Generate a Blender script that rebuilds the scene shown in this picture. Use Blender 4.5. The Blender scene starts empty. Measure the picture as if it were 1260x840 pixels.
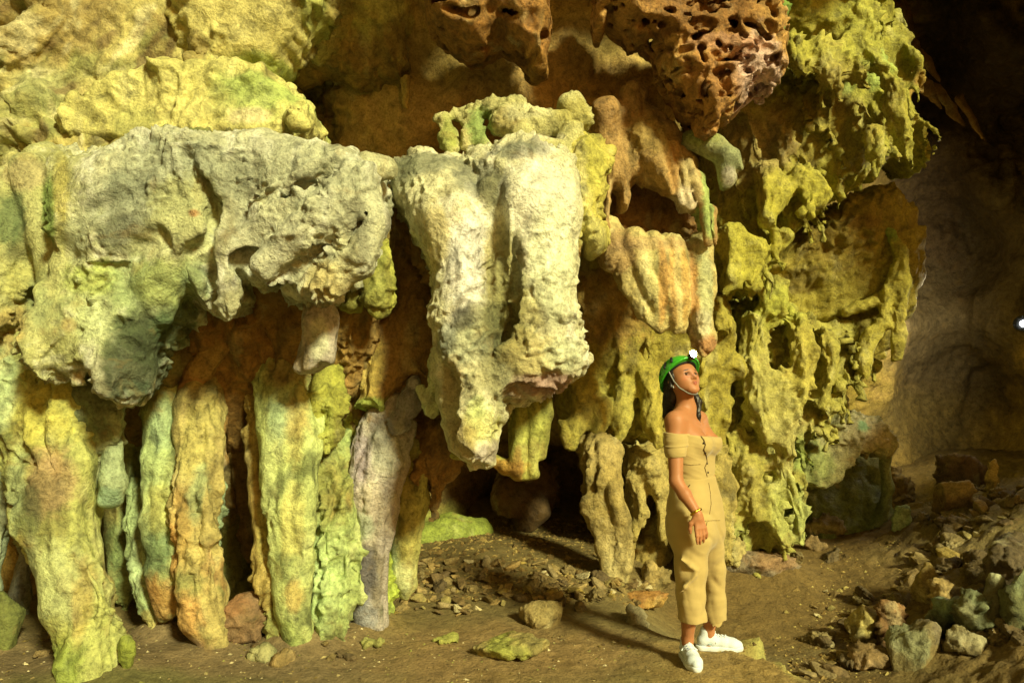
import bpy, math, random
import numpy as np
from mathutils import Vector, Matrix
try:
    import openvdb as vdb
except ImportError:
    import pyopenvdb as vdb
rnd = random.Random(7)
SC = bpy.context.scene
COLL = SC.collection
# ---------------------------------------------------------------- camera
F = 900.0; CH = 1.52; HZ = 483.0      # focal length in photo pixels (1260 wide), eye height, horizon row
cam = bpy.data.cameras.new('camera'); camo = bpy.data.objects.new('camera', cam); COLL.objects.link(camo)
cam.sensor_width = 36.0; cam.lens = 36.0 * F / 1260.0
cam.shift_y = (HZ - 420.0) / 1260.0
cam.clip_start = 0.05; cam.clip_end = 200.0
camo.location = (0, 0, CH); camo.rotation_euler = (math.radians(90), 0, 0)
SC.camera = camo
# ---------------------------------------------------------------- world, sun
SUN_TO = Vector((0.50, -0.72, 0.52)).normalized()       # towards the sun
el = math.asin(SUN_TO.z); az = math.atan2(SUN_TO.x, SUN_TO.y)
w = bpy.data.worlds.new('World'); SC.world = w; w.use_nodes = True
nt = w.node_tree; nt.nodes.clear()
sky = nt.nodes.new('ShaderNodeTexSky'); sky.sky_type = 'NISHITA'; sky.sun_disc = False
sky.sun_elevation = el; sky.sun_rotation = az
tint = nt.nodes.new('ShaderNodeMix'); tint.data_type = 'RGBA'; tint.blend_type = 'MULTIPLY'; tint.inputs[0].default_value = 1.0
tint.inputs[7].default_value = (1.0, 0.56, 0.13, 1)
bg = nt.nodes.new('ShaderNodeBackground'); bg.inputs[1].default_value = 0.098
wo = nt.nodes.new('ShaderNodeOutputWorld')
nt.links.new(sky.outputs[0], tint.inputs[6]); nt.links.new(tint.outputs[2], bg.inputs[0]); nt.links.new(bg.outputs[0], wo.inputs[0])
sl = bpy.data.lights.new('sun', 'SUN'); sl.energy = 5.0; sl.angle = math.radians(8.0); sl.color = (1.0, 0.95, 0.52)
so = bpy.data.objects.new('sun', sl); COLL.objects.link(so)
so.rotation_euler = SUN_TO.to_track_quat('Z', 'Y').to_euler()
SC.view_settings.view_transform = 'Standard'; SC.view_settings.look = 'None'
SC.view_settings.exposure = 0.24; SC.view_settings.gamma = 1.0
SC.cycles.diffuse_bounces = 4; SC.cycles.max_bounces = 6
SC.cycles.use_denoising = True

# ---------------------------------------------------------------- helpers
def W(px, py, D):                       # a point of the cave seen at photo pixel (px, py), D metres into the cave
    return np.array(((px - 630.0) / F * D, D, CH + (HZ - py) / F * D), dtype=np.float64)

_r = np.random.RandomState(11)
PERM = _r.permutation(256).astype(np.int32)
_g = _r.normal(size=(256, 3)); GRAD = (_g / np.linalg.norm(_g, axis=1)[:, None]).astype(np.float32)
RND3 = _r.rand(256, 3).astype(np.float32)
def _h(ix, iy, iz):
    return PERM[(PERM[(PERM[ix & 255] + iy) & 255] + iz) & 255]
def perlin(P):
    P = np.asarray(P, dtype=np.float32)
    I = np.floor(P).astype(np.int32); f = P - I; u = f * f * f * (f * (f * 6 - 15) + 10)
    def c(dx, dy, dz):
        g = GRAD[_h(I[:, 0] + dx, I[:, 1] + dy, I[:, 2] + dz)]
        return g[:, 0] * (f[:, 0] - dx) + g[:, 1] * (f[:, 1] - dy) + g[:, 2] * (f[:, 2] - dz)
    ux, uy, uz = u[:, 0], u[:, 1], u[:, 2]
    a = c(0,0,0); a += ux * (c(1,0,0) - a)
    b = c(0,1,0); b += ux * (c(1,1,0) - b)
    a += uy * (b - a)
    d = c(0,0,1); d += ux * (c(1,0,1) - d)
    e = c(0,1,1); e += ux * (c(1,1,1) - e)
    d += uy * (e - d)
    return (a + uz * (d - a)) * 1.6
def fbm(P, o=3, g=0.5, l=2.03):
    s = 0; a = 1.0; t = 0
    for i in range(o):
        s = s + a * perlin(P * (l ** i) + 17.3 * i); t += a; a *= g
    return s / t
def ridged(P, o=3):
    s = 0; a = 1.0; t = 0
    for i in range(o):
        s = s + a * (1 - 2 * np.abs(perlin(P * (2.1 ** i) + 9.1 * i))); t += a; a *= .5
    return s / t
def worley(P):                         # F1, F2 distances
    P = np.asarray(P, dtype=np.float32)
    I = np.floor(P).astype(np.int32); f = P - I
    f1 = np.full(len(P), 9., np.float32); f2 = f1.copy()
    for dx in (-1, 0, 1):
        for dy in (-1, 0, 1):
            for dz in (-1, 0, 1):
                r = RND3[_h(I[:, 0] + dx, I[:, 1] + dy, I[:, 2] + dz)]
                d = (r[:, 0] + dx - f[:, 0]) ** 2 + (r[:, 1] + dy - f[:, 1]) ** 2 + (r[:, 2] + dz - f[:, 2]) ** 2
                m = d < f1
                f2 = np.where(m, f1, np.minimum(f2, d)); f1 = np.where(m, d, f1)
    return np.sqrt(f1), np.sqrt(f2)
def sstep(a, b, x):
    t = np.clip((x - a) / (b - a), 0, 1); return t * t * (3 - 2 * t)
def rc(h):
    c = lin(h).copy(); c[0] += max(0, c[1] - c[0]) * .32; c[2] = min(c[2], max(.62 * c[1], c[2] * .85) if c[1] > c[0] else 9)
    g = c @ np.array([.3, .6, .1]); c = g + (c - g) * .97
    return np.clip(c / np.array([.98, .95, .88]) , .008, .86).astype(np.float32)
def lin(h):
    if isinstance(h, str):
        c = np.array([int(h[i:i + 2], 16) for i in (0, 2, 4)]) / 255.0
    else: c = np.array(h)
    return np.where(c <= .04045, c / 12.92, ((c + .055) / 1.055) ** 2.4).astype(np.float32)

def link(name, me, mat=None, parent=None):
    o = bpy.data.objects.new(name, me); COLL.objects.link(o)
    if mat is not None and me is not None and not me.materials: me.materials.append(mat)
    if parent is not None: o.parent = parent
    return o
def tag(o, label=None, cat=None, group=None, kind=None):
    if label: o['label'] = label
    if cat: o['category'] = cat
    if group: o['group'] = group
    if kind: o['kind'] = kind
    return o
def empty(name, loc):
    o = bpy.data.objects.new(name, None); COLL.objects.link(o); o.location = loc; o.empty_display_size = .1
    return o
def qmesh(name, V, Q, smooth=True):
    me = bpy.data.meshes.new(name); n = len(Q); k = Q.shape[1]
    me.vertices.add(len(V)); me.vertices.foreach_set('co', np.asarray(V, np.float32).ravel())
    me.loops.add(n * k); me.loops.foreach_set('vertex_index', np.asarray(Q, np.int32).ravel())
    me.polygons.add(n); me.polygons.foreach_set('loop_start', np.arange(0, n * k, k, dtype=np.int32))
    me.polygons.foreach_set('use_smooth', np.full(n, smooth)) if True else None
    me.update(calc_edges=True)
    return me
def get_n(me):
    a = np.empty(len(me.vertices) * 3, np.float32); me.vertices.foreach_get('normal', a); return a.reshape(-1, 3)
def set_co(me, V):
    me.vertices.foreach_set('co', np.asarray(V, np.float32).ravel()); me.update()
def set_col(me, C, name='Col'):
    at = me.color_attributes.new(name, 'FLOAT_COLOR', 'POINT')
    A = np.ones((len(C), 4), np.float32); A[:, :3] = C; at.data.foreach_set('color', A.ravel())

# ---- signed-distance sculpting: capsule chains and traced, rounded plates, smoothly joined, then meshed with OpenVDB
class Op: pass
def C(nodes, k=.035, neg=False, metres=False, sy=1.0):
    """chain of round cones; nodes (px, py, D, r in photo pixels) or, with metres, (x, y, z, r)"""
    out = []
    N = []
    for n in nodes:
        if metres: N.append((np.array(n[:3], float), n[3]))
        else: N.append((W(n[0], n[1], n[2]), n[3] * n[2] / F))
    if len(N) == 1: N = N * 2
    for (a, ra), (b, rb) in zip(N[:-1], N[1:]):
        o = Op(); o.t = 'c'; o.a, o.b, o.ra, o.rb, o.k, o.neg, o.sy = a, b, ra, rb, k, neg, sy
        m = max(ra, rb); mm = np.array((m, m / sy, m))
        o.lo = np.minimum(a, b) - mm; o.hi = np.maximum(a, b) + mm; out.append(o)
    return out
def PL(pts, D, T=.3, R=.2, tx=0., tz=0., k=.06, neg=False, jag=2.4):
    """closed outline (photo pixels) standing D metres in: half-thickness T, edge rounding R, leaning by tx, tz (dy/dx, dy/dz)"""
    rs = random.Random(len(pts) * 31 + int(pts[0][0])); jp = []
    for (x0, y0), (x1, y1) in zip(pts, list(pts[1:]) + [pts[0]]):
        jp.append((x0, y0)); m_ = int(math.hypot(x1 - x0, y1 - y0) / 11)
        for i in range(1, m_ + 1):
            t = i / (m_ + 1); jp.append((x0 + (x1 - x0) * t + rs.gauss(0, jag), y0 + (y1 - y0) * t + rs.gauss(0, jag) + jag * (i % 2)))
    P = np.array([W(x, y, D) for x, y in jp]); o = Op(); o.t = 'p'
    o.pts = P[:, [0, 2]]; o.c = P.mean(0); o.T, o.R, o.tx, o.tz, o.k, o.neg = T, R, tx, tz, k, neg
    lo = P.min(0); hi = P.max(0)
    ys = [D + tx * (x - o.c[0]) + tz * (z - o.c[2]) for x in (lo[0], hi[0]) for z in (lo[2], hi[2])]
    lo[1] = min(ys) - T; hi[1] = max(ys) + T
    o.lo, o.hi = lo, hi
    return [o]
def studs(op, n, seed, L=(14, 34), r=(3, 8), out=.03, inset=.03, slant=0.):
    """many short tapering drips on the front of a traced plate"""
    rs = random.Random(seed); o = []; lo = op.pts.min(0); hi = op.pts.max(0); k = 0; D = op.c[1]; px = D / F
    while k < n:
        x = rs.uniform(lo[0], hi[0]); z = rs.uniform(lo[1], hi[1])
        sd = float(poly_sd(op.pts, np.array([[x]]), np.array([[z]]))[0, 0])
        if sd > -inset: continue
        q1 = max(sd + op.R, 0); dep = op.T / op.R * math.sqrt(max(op.R ** 2 - q1 ** 2, 0))
        def Y(zz): return op.c[1] + op.tx * (x - op.c[0]) + op.tz * (zz - op.c[2]) - dep
        ln = rs.uniform(*L) * px; rr = rs.uniform(*r) * px * (1 if rs.random() > .2 else 1.6)
        a = (x, Y(z) + .01, z, rr); b = (x + slant * ln + rs.gauss(0, .12) * ln, Y(z - ln * .5) - out, z - ln * .55, rr * .8); c = (x + 1.6 * slant * ln, Y(z - ln) - out * .7, z - ln, rr * .22)
        o += C([a, b, c], .03, metres=True); k += 1
    return o
def poly_sd(pts, X, Z):
    d = np.full(X.shape, 1e9, np.float32); ins = np.zeros(X.shape, bool); n = len(pts)
    for i in range(n):
        ax, az = pts[i]; bx, bz = pts[(i + 1) % n]
        ex, ez = bx - ax, bz - az; wx, wz = X - ax, Z - az
        t = np.clip((wx * ex + wz * ez) / (ex * ex + ez * ez + 1e-12), 0, 1)
        d = np.minimum(d, (wx - ex * t) ** 2 + (wz - ez * t) ** 2)
        if az != bz:
            cr = ((az > Z) != (bz > Z)) & (X < (bx - ax) * (Z - az) / (bz - az) + ax); ins ^= cr
    d = np.sqrt(d); return np.where(ins, -d, d)
def FOAM(ops, sc=9., r=.42, depth=.08, var=.1, zs=1.):
    o = Op(); o.t = 'foam'; o.k = .008; o.neg = True; o.sc, o.r, o.depth, o.var, o.zs = sc, r, depth, var, zs
    o.lo = np.min([q.lo for q in ops], axis=0); o.hi = np.max([q.hi for q in ops], axis=0); return ops + [o]
def carve(ops, vox, pad=.06, clip=None):
    lo = np.min([o.lo for o in ops if not o.neg], axis=0) - pad; hi = np.max([o.hi for o in ops if not o.neg], axis=0) + pad
    if clip is not None:
        lo = np.maximum(lo, clip[0]); hi = np.minimum(hi, clip[1])
    n = np.ceil((hi - lo) / vox).astype(int) + 1
    A = np.full(n, 1.0, np.float32)
    ax = [(lo[i] + vox * np.arange(n[i])).astype(np.float32) for i in range(3)]
    for o in ops:
        e = o.k + 3 * vox
        s = []
        for i in range(3):
            s.append(slice(max(0, int((o.lo[i] - e - lo[i]) / vox)), min(n[i], int((o.hi[i] + e - lo[i]) / vox) + 2)))
        if any(q.stop <= q.start for q in s): continue
        s = tuple(s)
        X = ax[0][s[0]][:, None, None]; Y = ax[1][s[1]][None, :, None]; Z = ax[2][s[2]][None, None, :]
        if o.t == 'c':
            ba = o.b - o.a; L = float(ba @ ba) + 1e-9
            wx, wy, wz = X - np.float32(o.a[0]), Y - np.float32(o.a[1]), Z - np.float32(o.a[2])
            t = np.clip((wx * np.float32(ba[0]) + wy * np.float32(ba[1]) + wz * np.float32(ba[2])) / np.float32(L), 0, 1)
            d = np.sqrt((wx - t * np.float32(ba[0])) ** 2 + ((wy - t * np.float32(ba[1])) * np.float32(o.sy)) ** 2 + (wz - t * np.float32(ba[2])) ** 2) - (np.float32(o.ra) + t * np.float32(o.rb - o.ra))
        elif o.t == 'p':
            X2, Z2 = np.meshgrid(ax[0][s[0]], ax[2][s[2]], indexing='ij')
            sd = poly_sd(o.pts, X2, Z2)
            y0 = o.c[1] + o.tx * (X2 - o.c[0]) + o.tz * (Z2 - o.c[2])
            q1 = np.maximum(sd + o.R, 0)[:, None, :].astype(np.float32)
            q2 = np.abs(Y - y0[:, None, :].astype(np.float32)) * np.float32(o.R / o.T)
            d = np.sqrt(q1 * q1 + q2 * q2) - np.float32(o.R)
            if o.T > o.R: d = d * 1.0
        elif o.t == 'f':
            d = o.f(X, Y, Z)
        B = A[s]; k = np.float32(max(o.k, 1e-4))
        if o.t == 'foam':
            X3, Y3, Z3 = np.broadcast_arrays(X, Y, Z); d = np.full(B.shape, 1.0, np.float32)
            m = (B < .02) & (B > -o.depth - .02)
            P = np.stack([X3[m], Y3[m], Z3[m]], 1); Pw = P + .55 / o.sc * np.stack([perlin(P * o.sc * .8 + 50 * i) for i in range(3)], 1)
            f1, f2 = worley(Pw * np.array([1, 1, o.zs], np.float32) * o.sc + 3.3); f1 = (f1 - o.r + o.var * perlin(P * 2.5)) / o.sc
            d[m] = np.maximum(f1, -(B[m] + o.depth))
        if o.neg:
            d = -d; h = np.clip(.5 - .5 * (d - B) / k, 0, 1)  # smooth max
            h = np.clip(.5 + .5 * (d - B) / k, 0, 1)
            A[s] = B + (d - B) * h + k * h * (1 - h)
        else:
            h = np.clip(.5 + .5 * (B - d) / k, 0, 1)
            A[s] = B + (d - B) * h - k * h * (1 - h)
    for i in range(3):                                    # close the surface at the box faces
        ix = [slice(None)] * 3
        for e in (0, -1): ix[i] = e; A[tuple(ix)] = np.maximum(A[tuple(ix)], vox)
    np.clip(A, -4 * vox, 4 * vox, out=A)
    g = vdb.FloatGrid(4 * vox); g.copyFromArray(A)
    pts, quads = g.convertToQuads(isovalue=0.0)
    V = np.asarray(pts, np.float32) * vox + lo.astype(np.float32)
    return V, np.asarray(quads, np.int32)[:, ::-1]
def keep_big(V, Q, frac=.02):
    return V, Q

# ---------------------------------------------------------------- materials
def M(name): 
    m = bpy.data.materials.new(name); m.use_nodes = True; nt = m.node_tree
    return m, nt, nt.nodes, nt.links, nt.nodes['Principled BSDF']
def rock_material(name, bump=.5, fine=60., mott=.35, rough=.82, speck=.35, spec=.25):
    m, nt, N, L, b = M(name)
    at = N.new('ShaderNodeAttribute'); at.attribute_name = 'Col'
    geo = N.new('ShaderNodeNewGeometry')
    def noise(sc, det, ro=.6, dist=0.):
        n = N.new('ShaderNodeTexNoise'); n.inputs['Scale'].default_value = sc; n.inputs['Detail'].default_value = det
        n.inputs['Roughness'].default_value = ro; n.inputs['Distortion'].default_value = dist
        L.new(geo.outputs['Position'], n.inputs['Vector']); return n
    def ramp(src, p):
        r = N.new('ShaderNodeValToRGB'); e = r.color_ramp.elements
        e[0].position, e[0].color = p[0][0], (p[0][1],) * 3 + (1,)
        e[1].position, e[1].color = p[-1][0], (p[-1][1],) * 3 + (1,)
        for q in p[1:-1]: x = e.new(q[0]); x.color = (q[1],) * 3 + (1,)
        L.new(src, r.inputs[0]); return r.outputs[0]
    def mix(a, bb, mode='MULTIPLY', fac=1.0):
        x = N.new('ShaderNodeMix'); x.data_type = 'RGBA'; x.blend_type = mode
        if hasattr(fac, 'is_output'): L.new(fac, x.inputs[0])
        else: x.inputs[0].default_value = fac
        L.new(a, x.inputs[6])
        if isinstance(bb, tuple): x.inputs[7].default_value = bb
        else: L.new(bb, x.inputs[7])
        return x.outputs[2]
    n1 = noise(14, 6, .65, .4); n2 = noise(fine, 4, .7); n3 = noise(5, 4, .6, .6)
    c = mix(at.outputs['Color'], ramp(n1.outputs[0], [(.3, 1 - mott * 1.5), (.50, 1.0), (.70, 1 + mott)]))
    c = mix(c, ramp(n2.outputs[0], [(.34, 1 - speck), (.5, 1.0), (.68, 1.0 + speck * .5)]))
    # rusty and dark veins of mineral staining
    v = ramp(n3.outputs[0], [(.60, 0.0), (.70, .32)])
    c = mix(c, (.30, .20, .07, 1), 'MIX', v)
    n4 = noise(30, 5, .75, 1.2)
    c = mix(c, (.10, .075, .035, 1), 'MIX', ramp(n4.outputs[0], [(.60, 0.0), (.68, .5)]))
    L.new(c, b.inputs['Base Color'])
    L.new(ramp(n3.outputs[0], [(.32, rough * .52), (.5, rough), (.75, rough)]), b.inputs['Roughness'])
    b.inputs['Specular IOR Level'].default_value = spec + .15
    bn = N.new('ShaderNodeBump'); bn.inputs['Strength'].default_value = bump; bn.inputs['Distance'].default_value = .014
    b2 = N.new('ShaderNodeBump'); b2.inputs['Strength'].default_value = bump; b2.inputs['Distance'].default_value = .06
    vo = N.new('ShaderNodeTexVoronoi'); vo.inputs['Scale'].default_value = 26; L.new(geo.outputs['Position'], vo.inputs['Vector'])
    mm = N.new('ShaderNodeMath'); mm.operation = 'ADD'; L.new(n2.outputs[0], mm.inputs[0])
    m3 = N.new('ShaderNodeMath'); m3.operation = 'MULTIPLY'; m3.inputs[1].default_value = .35; L.new(vo.outputs['Distance'], m3.inputs[0]); L.new(m3.outputs[0], mm.inputs[1])
    L.new(n1.outputs[0], b2.inputs['Height']); L.new(mm.outputs[0], bn.inputs['Height'])
    L.new(b2.outputs[0], bn.inputs['Normal']); L.new(bn.outputs[0], b.inputs['Normal'])
    return m
ROCK = rock_material('cave_limestone')
CRUST = rock_material('crusted_limestone', bump=.7, fine=70, mott=.25, speck=.35)
SMOOTH = rock_material('smooth_flowstone', bump=.28, fine=45, mott=.25, speck=.2)
RUSTY = rock_material('rusty_limestone', bump=.6, fine=60, mott=.4, speck=.4)
SOIL = rock_material('trodden_soil', bump=.55, fine=70, mott=.22, speck=.35, rough=.9, spec=.15)
def plain(name, col, rough=.6, spec=.4, metal=0., bump=0., bscale=300, emit=None):
    m, nt, N, L, b = M(name)
    n = N.new('ShaderNodeTexNoise'); n.inputs['Scale'].default_value = bscale; n.inputs['Detail'].default_value = 3
    geo = N.new('ShaderNodeNewGeometry'); L.new(geo.outputs['Position'], n.inputs['Vector'])
    r = N.new('ShaderNodeValToRGB'); c = lin(col)
    r.color_ramp.elements[0].color = tuple(c * .8) + (1,); r.color_ramp.elements[1].color = tuple(np.minimum(c * 1.15, 1)) + (1,)
    r.color_ramp.elements[0].position = .3; r.color_ramp.elements[1].position = .7
    L.new(n.outputs[0], r.inputs[0]); L.new(r.outputs[0], b.inputs['Base Color'])
    b.inputs['Roughness'].default_value = rough; b.inputs['Specular IOR Level'].default_value = spec; b.inputs['Metallic'].default_value = metal
    if bump:
        bn = N.new('ShaderNodeBump'); bn.inputs['Strength'].default_value = bump; bn.inputs['Distance'].default_value = .002
        L.new(n.outputs[0], bn.inputs['Height']); L.new(bn.outputs[0], b.inputs['Normal'])
    if emit:
        b.inputs['Emission Color'].default_value = tuple(lin(emit[0])) + (1,); b.inputs['Emission Strength'].default_value = emit[1]
    return m

# ---------------------------------------------------------------- rock surfaces
def relief(P, N, style, seed):
    """how far the stone stands proud of its sculpted body at each point"""
    S = np.float32(seed * 3.7)
    n = np.ones((1, 3), np.float32)
    out = 0
    for kind, amp, sc in style:
        if kind == 'fbm': out = out + amp * fbm(P * sc + S, 3)
        elif kind == 'flute':                      # vertical folds, slightly wandering
            wv = perlin(P * 2.2 + S) * .12
            Q = np.stack([P[:, 0] + wv, P[:, 1] + wv, P[:, 2] * .14], 1) * sc + S
            out = out + amp * (1 - 2.6 * np.abs(perlin(Q))) + amp * .4 * perlin(Q * 2.3)
        elif kind == 'drip':                       # short tapering drapes
            wv = perlin(P * 3 + S) * .08
            Q = np.stack([P[:, 0] + wv, P[:, 1] + wv, P[:, 2] * .42], 1) * sc + S
            out = out + amp * ridged(Q, 3)
        elif kind == 'lump':                       # rounded nodules
            f1, f2 = worley(P * sc + S + .3 * perlin(P * sc * 1.3)[:, None]); out = out + amp * (0.75 - 1.5 * f1)
        elif kind == 'pit':                        # scattered holes
            f1, f2 = worley(P * sc + S + .35 * perlin(P * sc * 1.7)[:, None]); out = out - amp * sstep(.42, .12, f1)
        elif kind == 'cell':                       # honeycomb: sharp rims, deep cells
            f1, f2 = worley(P * sc + S + .45 * perlin(P * sc * 1.2)[:, None]); out = out + amp * (1 - 1.5 * sstep(.02, .45, f2 - f1))
        elif kind == 'crack':                      # dark splits
            q = 1 - np.abs(perlin(P * sc + S + .35 * fbm(P * sc * 2.5, 2)[:, None])); out = out - amp * sstep(.86, 1.0, q)
        elif kind == 'step':                       # broken ledges
            q = fbm(P * sc + S, 3) * 3.0; out = out + amp * (np.floor(q) + sstep(.55, .95, q - np.floor(q)) - q)
        elif kind == 'strata':
            Q = np.stack([P[:, 0] * .5, P[:, 1] * .5, P[:, 2] + .35 * P[:, 0]], 1) * sc + S
            out = out + amp * ridged(Q, 3)
    return out
ST = dict(
    crust=[('fbm', .045, 2.2), ('fbm', .020, 6), ('crack', .022, 3.2), ('lump', .016, 13), ('lump', .010, 30), ('pit', .018, 17)],
    mound=[('fbm', .050, 2.0), ('fbm', .028, 6), ('crack', .022, 3.5), ('step', .012, 3), ('lump', .009, 20), ('pit', .016, 14)],
    flow=[('fbm', .035, 2.2), ('flute', .024, 6.5), ('flute', .010, 16), ('fbm', .018, 11), ('crack', .018, 4), ('pit', .012, 18)],
    column=[('fbm', .042, 2.8), ('flute', .026, 7), ('flute', .012, 15), ('fbm', .020, 10), ('pit', .016, 14), ('step', .012, 4), ('crack', .018, 5), ('lump', .006, 28)],
    drip=[('fbm', .055, 1.8), ('drip', .050, 5.0), ('drip', .022, 12), ('pit', .035, 9), ('pit', .02, 17)],
    smooth=[('fbm', .07, 1.2), ('fbm', .03, 4), ('pit', .03, 6), ('fbm', .008, 16)],
    vault=[('fbm', .06, 1.6), ('fbm', .03, 4), ('crack', .035, 2.0), ('step', .018, 2.4), ('fbm', .010, 13), ('pit', .022, 8)],
    stone=[('fbm', .05, 4), ('strata', .012, 10), ('fbm', .012, 16)],
)
def paint(P, Nn, base, splats, D, seed, up=None, mott=None, proj=False):
    """mineral, moss and dust colours: base, mottled by a second tone, then patches (px, py, rx, ry, colour, strength)"""
    S = seed * 1.9
    A_ = np.array([1, 1, .38], np.float32)
    C0 = np.repeat(rc(base)[None], len(P), 0); cc = fbm(P * 24 + S + 9, 2)
    a = fbm(P * A_ * 2.2 + S, 3); b = fbm(P * A_ * 9 + S + 5, 3)
    if proj: PX = 630 + F * P[:, 0] / P[:, 1]; PY = HZ - F * (P[:, 2] - CH) / P[:, 1]
    if mott:
        for i, (col, fr, th, st) in enumerate(mott):
            q = fbm(P * A_ * fr + S + 31 * i, 4); w = sstep(th, th + .22, q)[:, None] * st
            C0 = C0 * (1 - w) + rc(col)[None] * w
    for s in splats:
        px, py, rx, ry, col, st = s
        c = W(px, py, D); x = (P[:, 0] - c[0]) / (rx * D / F); z = (P[:, 2] - c[2]) / (ry * D / F)
        if proj: x = (PX - px) / rx; z = (PY - py) / ry
        d = np.sqrt(x * x + z * z) + .36 * a + .34 * b + .30 * cc
        wgt = (sstep(1.18, .62, d) * st * .88)[:, None]
        C0 = C0 * (1 - wgt) + (rc(col)[None] * (.55 + .45 * C0.mean(1, keepdims=True) / max(C0.mean(), .02))) * wgt
    if up:
        col, th, st = up
        wgt = (sstep(th - .15, th + .3, Nn[:, 2] + .25 * b) * st)[:, None]
        C0 = C0 * (1 - wgt) + rc(col)[None] * wgt
    C0 = C0 * (1 + .16 * b + .08 * a)[:, None]
    return np.clip(C0, .01, .9)
TRI = [0]
_seed = [1]
def stone_mesh(name, ops, D, vox, style, base, splats=(), up=None, mott=None, seed=None, amp=1.0, clip=None, warp=1.0, proj=False):
    if seed is None: _seed[0] += 1; seed = _seed[0]
    V, Q = carve(ops, vox, pad=.03, clip=clip)
    me = qmesh(name, V, Q); N = get_n(me)
    st = ST[style] if isinstance(style, str) else style
    U = V * np.array([1, 1, .6], np.float32)
    wv = np.stack([fbm(U * 3.4 + seed + 40 * i, 3) for i in range(3)], 1) * np.float32(.050 * warp) + np.stack([fbm(U * 11 + seed + 40 * i, 2) for i in range(3)], 1) * np.float32(.006 * warp)
    calm = .16 + 1.25 * sstep(-.20, .25, fbm(U * 1.9 + seed * 1.3 + 70, 3))       # smooth sinter here, rough crust there
    lo_ = [q for q in st if (q[2] <= 3.0 and q[0] == 'fbm') or q[0] == 'drip']; hi_ = [q for q in st if q not in lo_]
    V2 = V + N * (amp * (relief(V, N, lo_, seed) + calm * relief(V, N, hi_, seed)))[:, None].astype(np.float32) + wv * np.array([1, 1, .7], np.float32)
    set_co(me, V2)
    set_col(me, paint(V2, get_n(me), base, splats, D, seed, up, mott, proj))
    TRI[0] += 2 * len(Q)
    return me
def rock(name, label, cat, ops, D, vox=.0095, style='flow', base='B9A968', splats=(), up=None, mott=None, mat=None, group=None, kind=None, parent=None, amp=1.0, seed=None, clip=None, warp=1.0, proj=False):
    mott = list(mott or []) + [('5A5028', 4.2, .14, .55), ('D4D09C', 6.0, .18, .22)]
    if cat == 'column': mott += [('3C4A22', 6.5, .17, .65), ('A87C44', 5.1, .24, .5)]
    me = stone_mesh(name, ops, D, vox * (1.25 if vox < .0082 else 1.5), style, base, splats, up, mott, seed, amp, clip, warp, proj)
    o = link(name, me, mat or ROCK, parent)
    return tag(o, label, cat, group, kind)
# ================================================================ the cave's back wall and ceiling
CTRL = [(-500,-300,3.4),(-500,300,3.6),(-500,900,3.6),(-150,-100,4.1),(0,0,4.6),(0,-300,3.9),(150,0,4.75),(100,120,4.75),(0,250,4.7),(250,60,4.85),(400,20,5.1),(300,150,4.8),(60,180,4.55),(150,170,4.6),
 (-100,500,4.9),(50,400,5.3),(200,500,6.0),(300,600,6.0),(100,650,5.8),(400,500,6.0),(480,450,6.0),(300,350,5.8),(0,700,5.5),(250,750,5.8),(430,650,6.2),
 (395,130,6.1),(440,130,5.6),(500,100,5.5),(550,120,5.5),(650,100,5.5),(780,120,5.7),(820,60,5.8),(600,-50,5.2),(750,-80,5.2),(600,190,6.2),(600,-300,3.8),(470,60,5.5),(700,30,5.6),
 (740,300,6.9),(760,400,6.9),(720,500,7.0),(560,560,7.6),(600,560,8.0),(640,640,8.6),(700,600,8.2),(540,660,7.4),(600,480,6.6),(640,720,8.6),(560,740,8.),
 (900,200,7.2),(1000,100,7.2),(950,400,7.8),(1000,330,8.2),(850,600,7.4),(950,600,7.8),(850,720,7.6),(950,720,8.),
 (1100,100,10),(1150,300,11),(1180,500,11.3),(1250,200,9.7),(1260,0,8.3),(1060,560,10.5),(1300,400,9.6),(1420,300,7.),(1300,620,10.),(1420,700,7.),(1700,300,4.2),(1700,-200,4.2),(1700,900,4.2),
 (1200,-300,4.5),(900,-300,4.3),(1100,-40,9.0),(950,900,8),(640,900,8.5),(200,900,5.8),(1200,900,10.)]
def wall_depth(PX, PY):
    den = np.zeros_like(PX); num = np.zeros_like(PX)
    for x, y, d in CTRL:
        r2 = (PX - x) ** 2 + (PY - y) ** 2 + 900.
        w_ = 1.0 / r2 ** 2.2; den += w_; num += w_ * d
    return num / den
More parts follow.
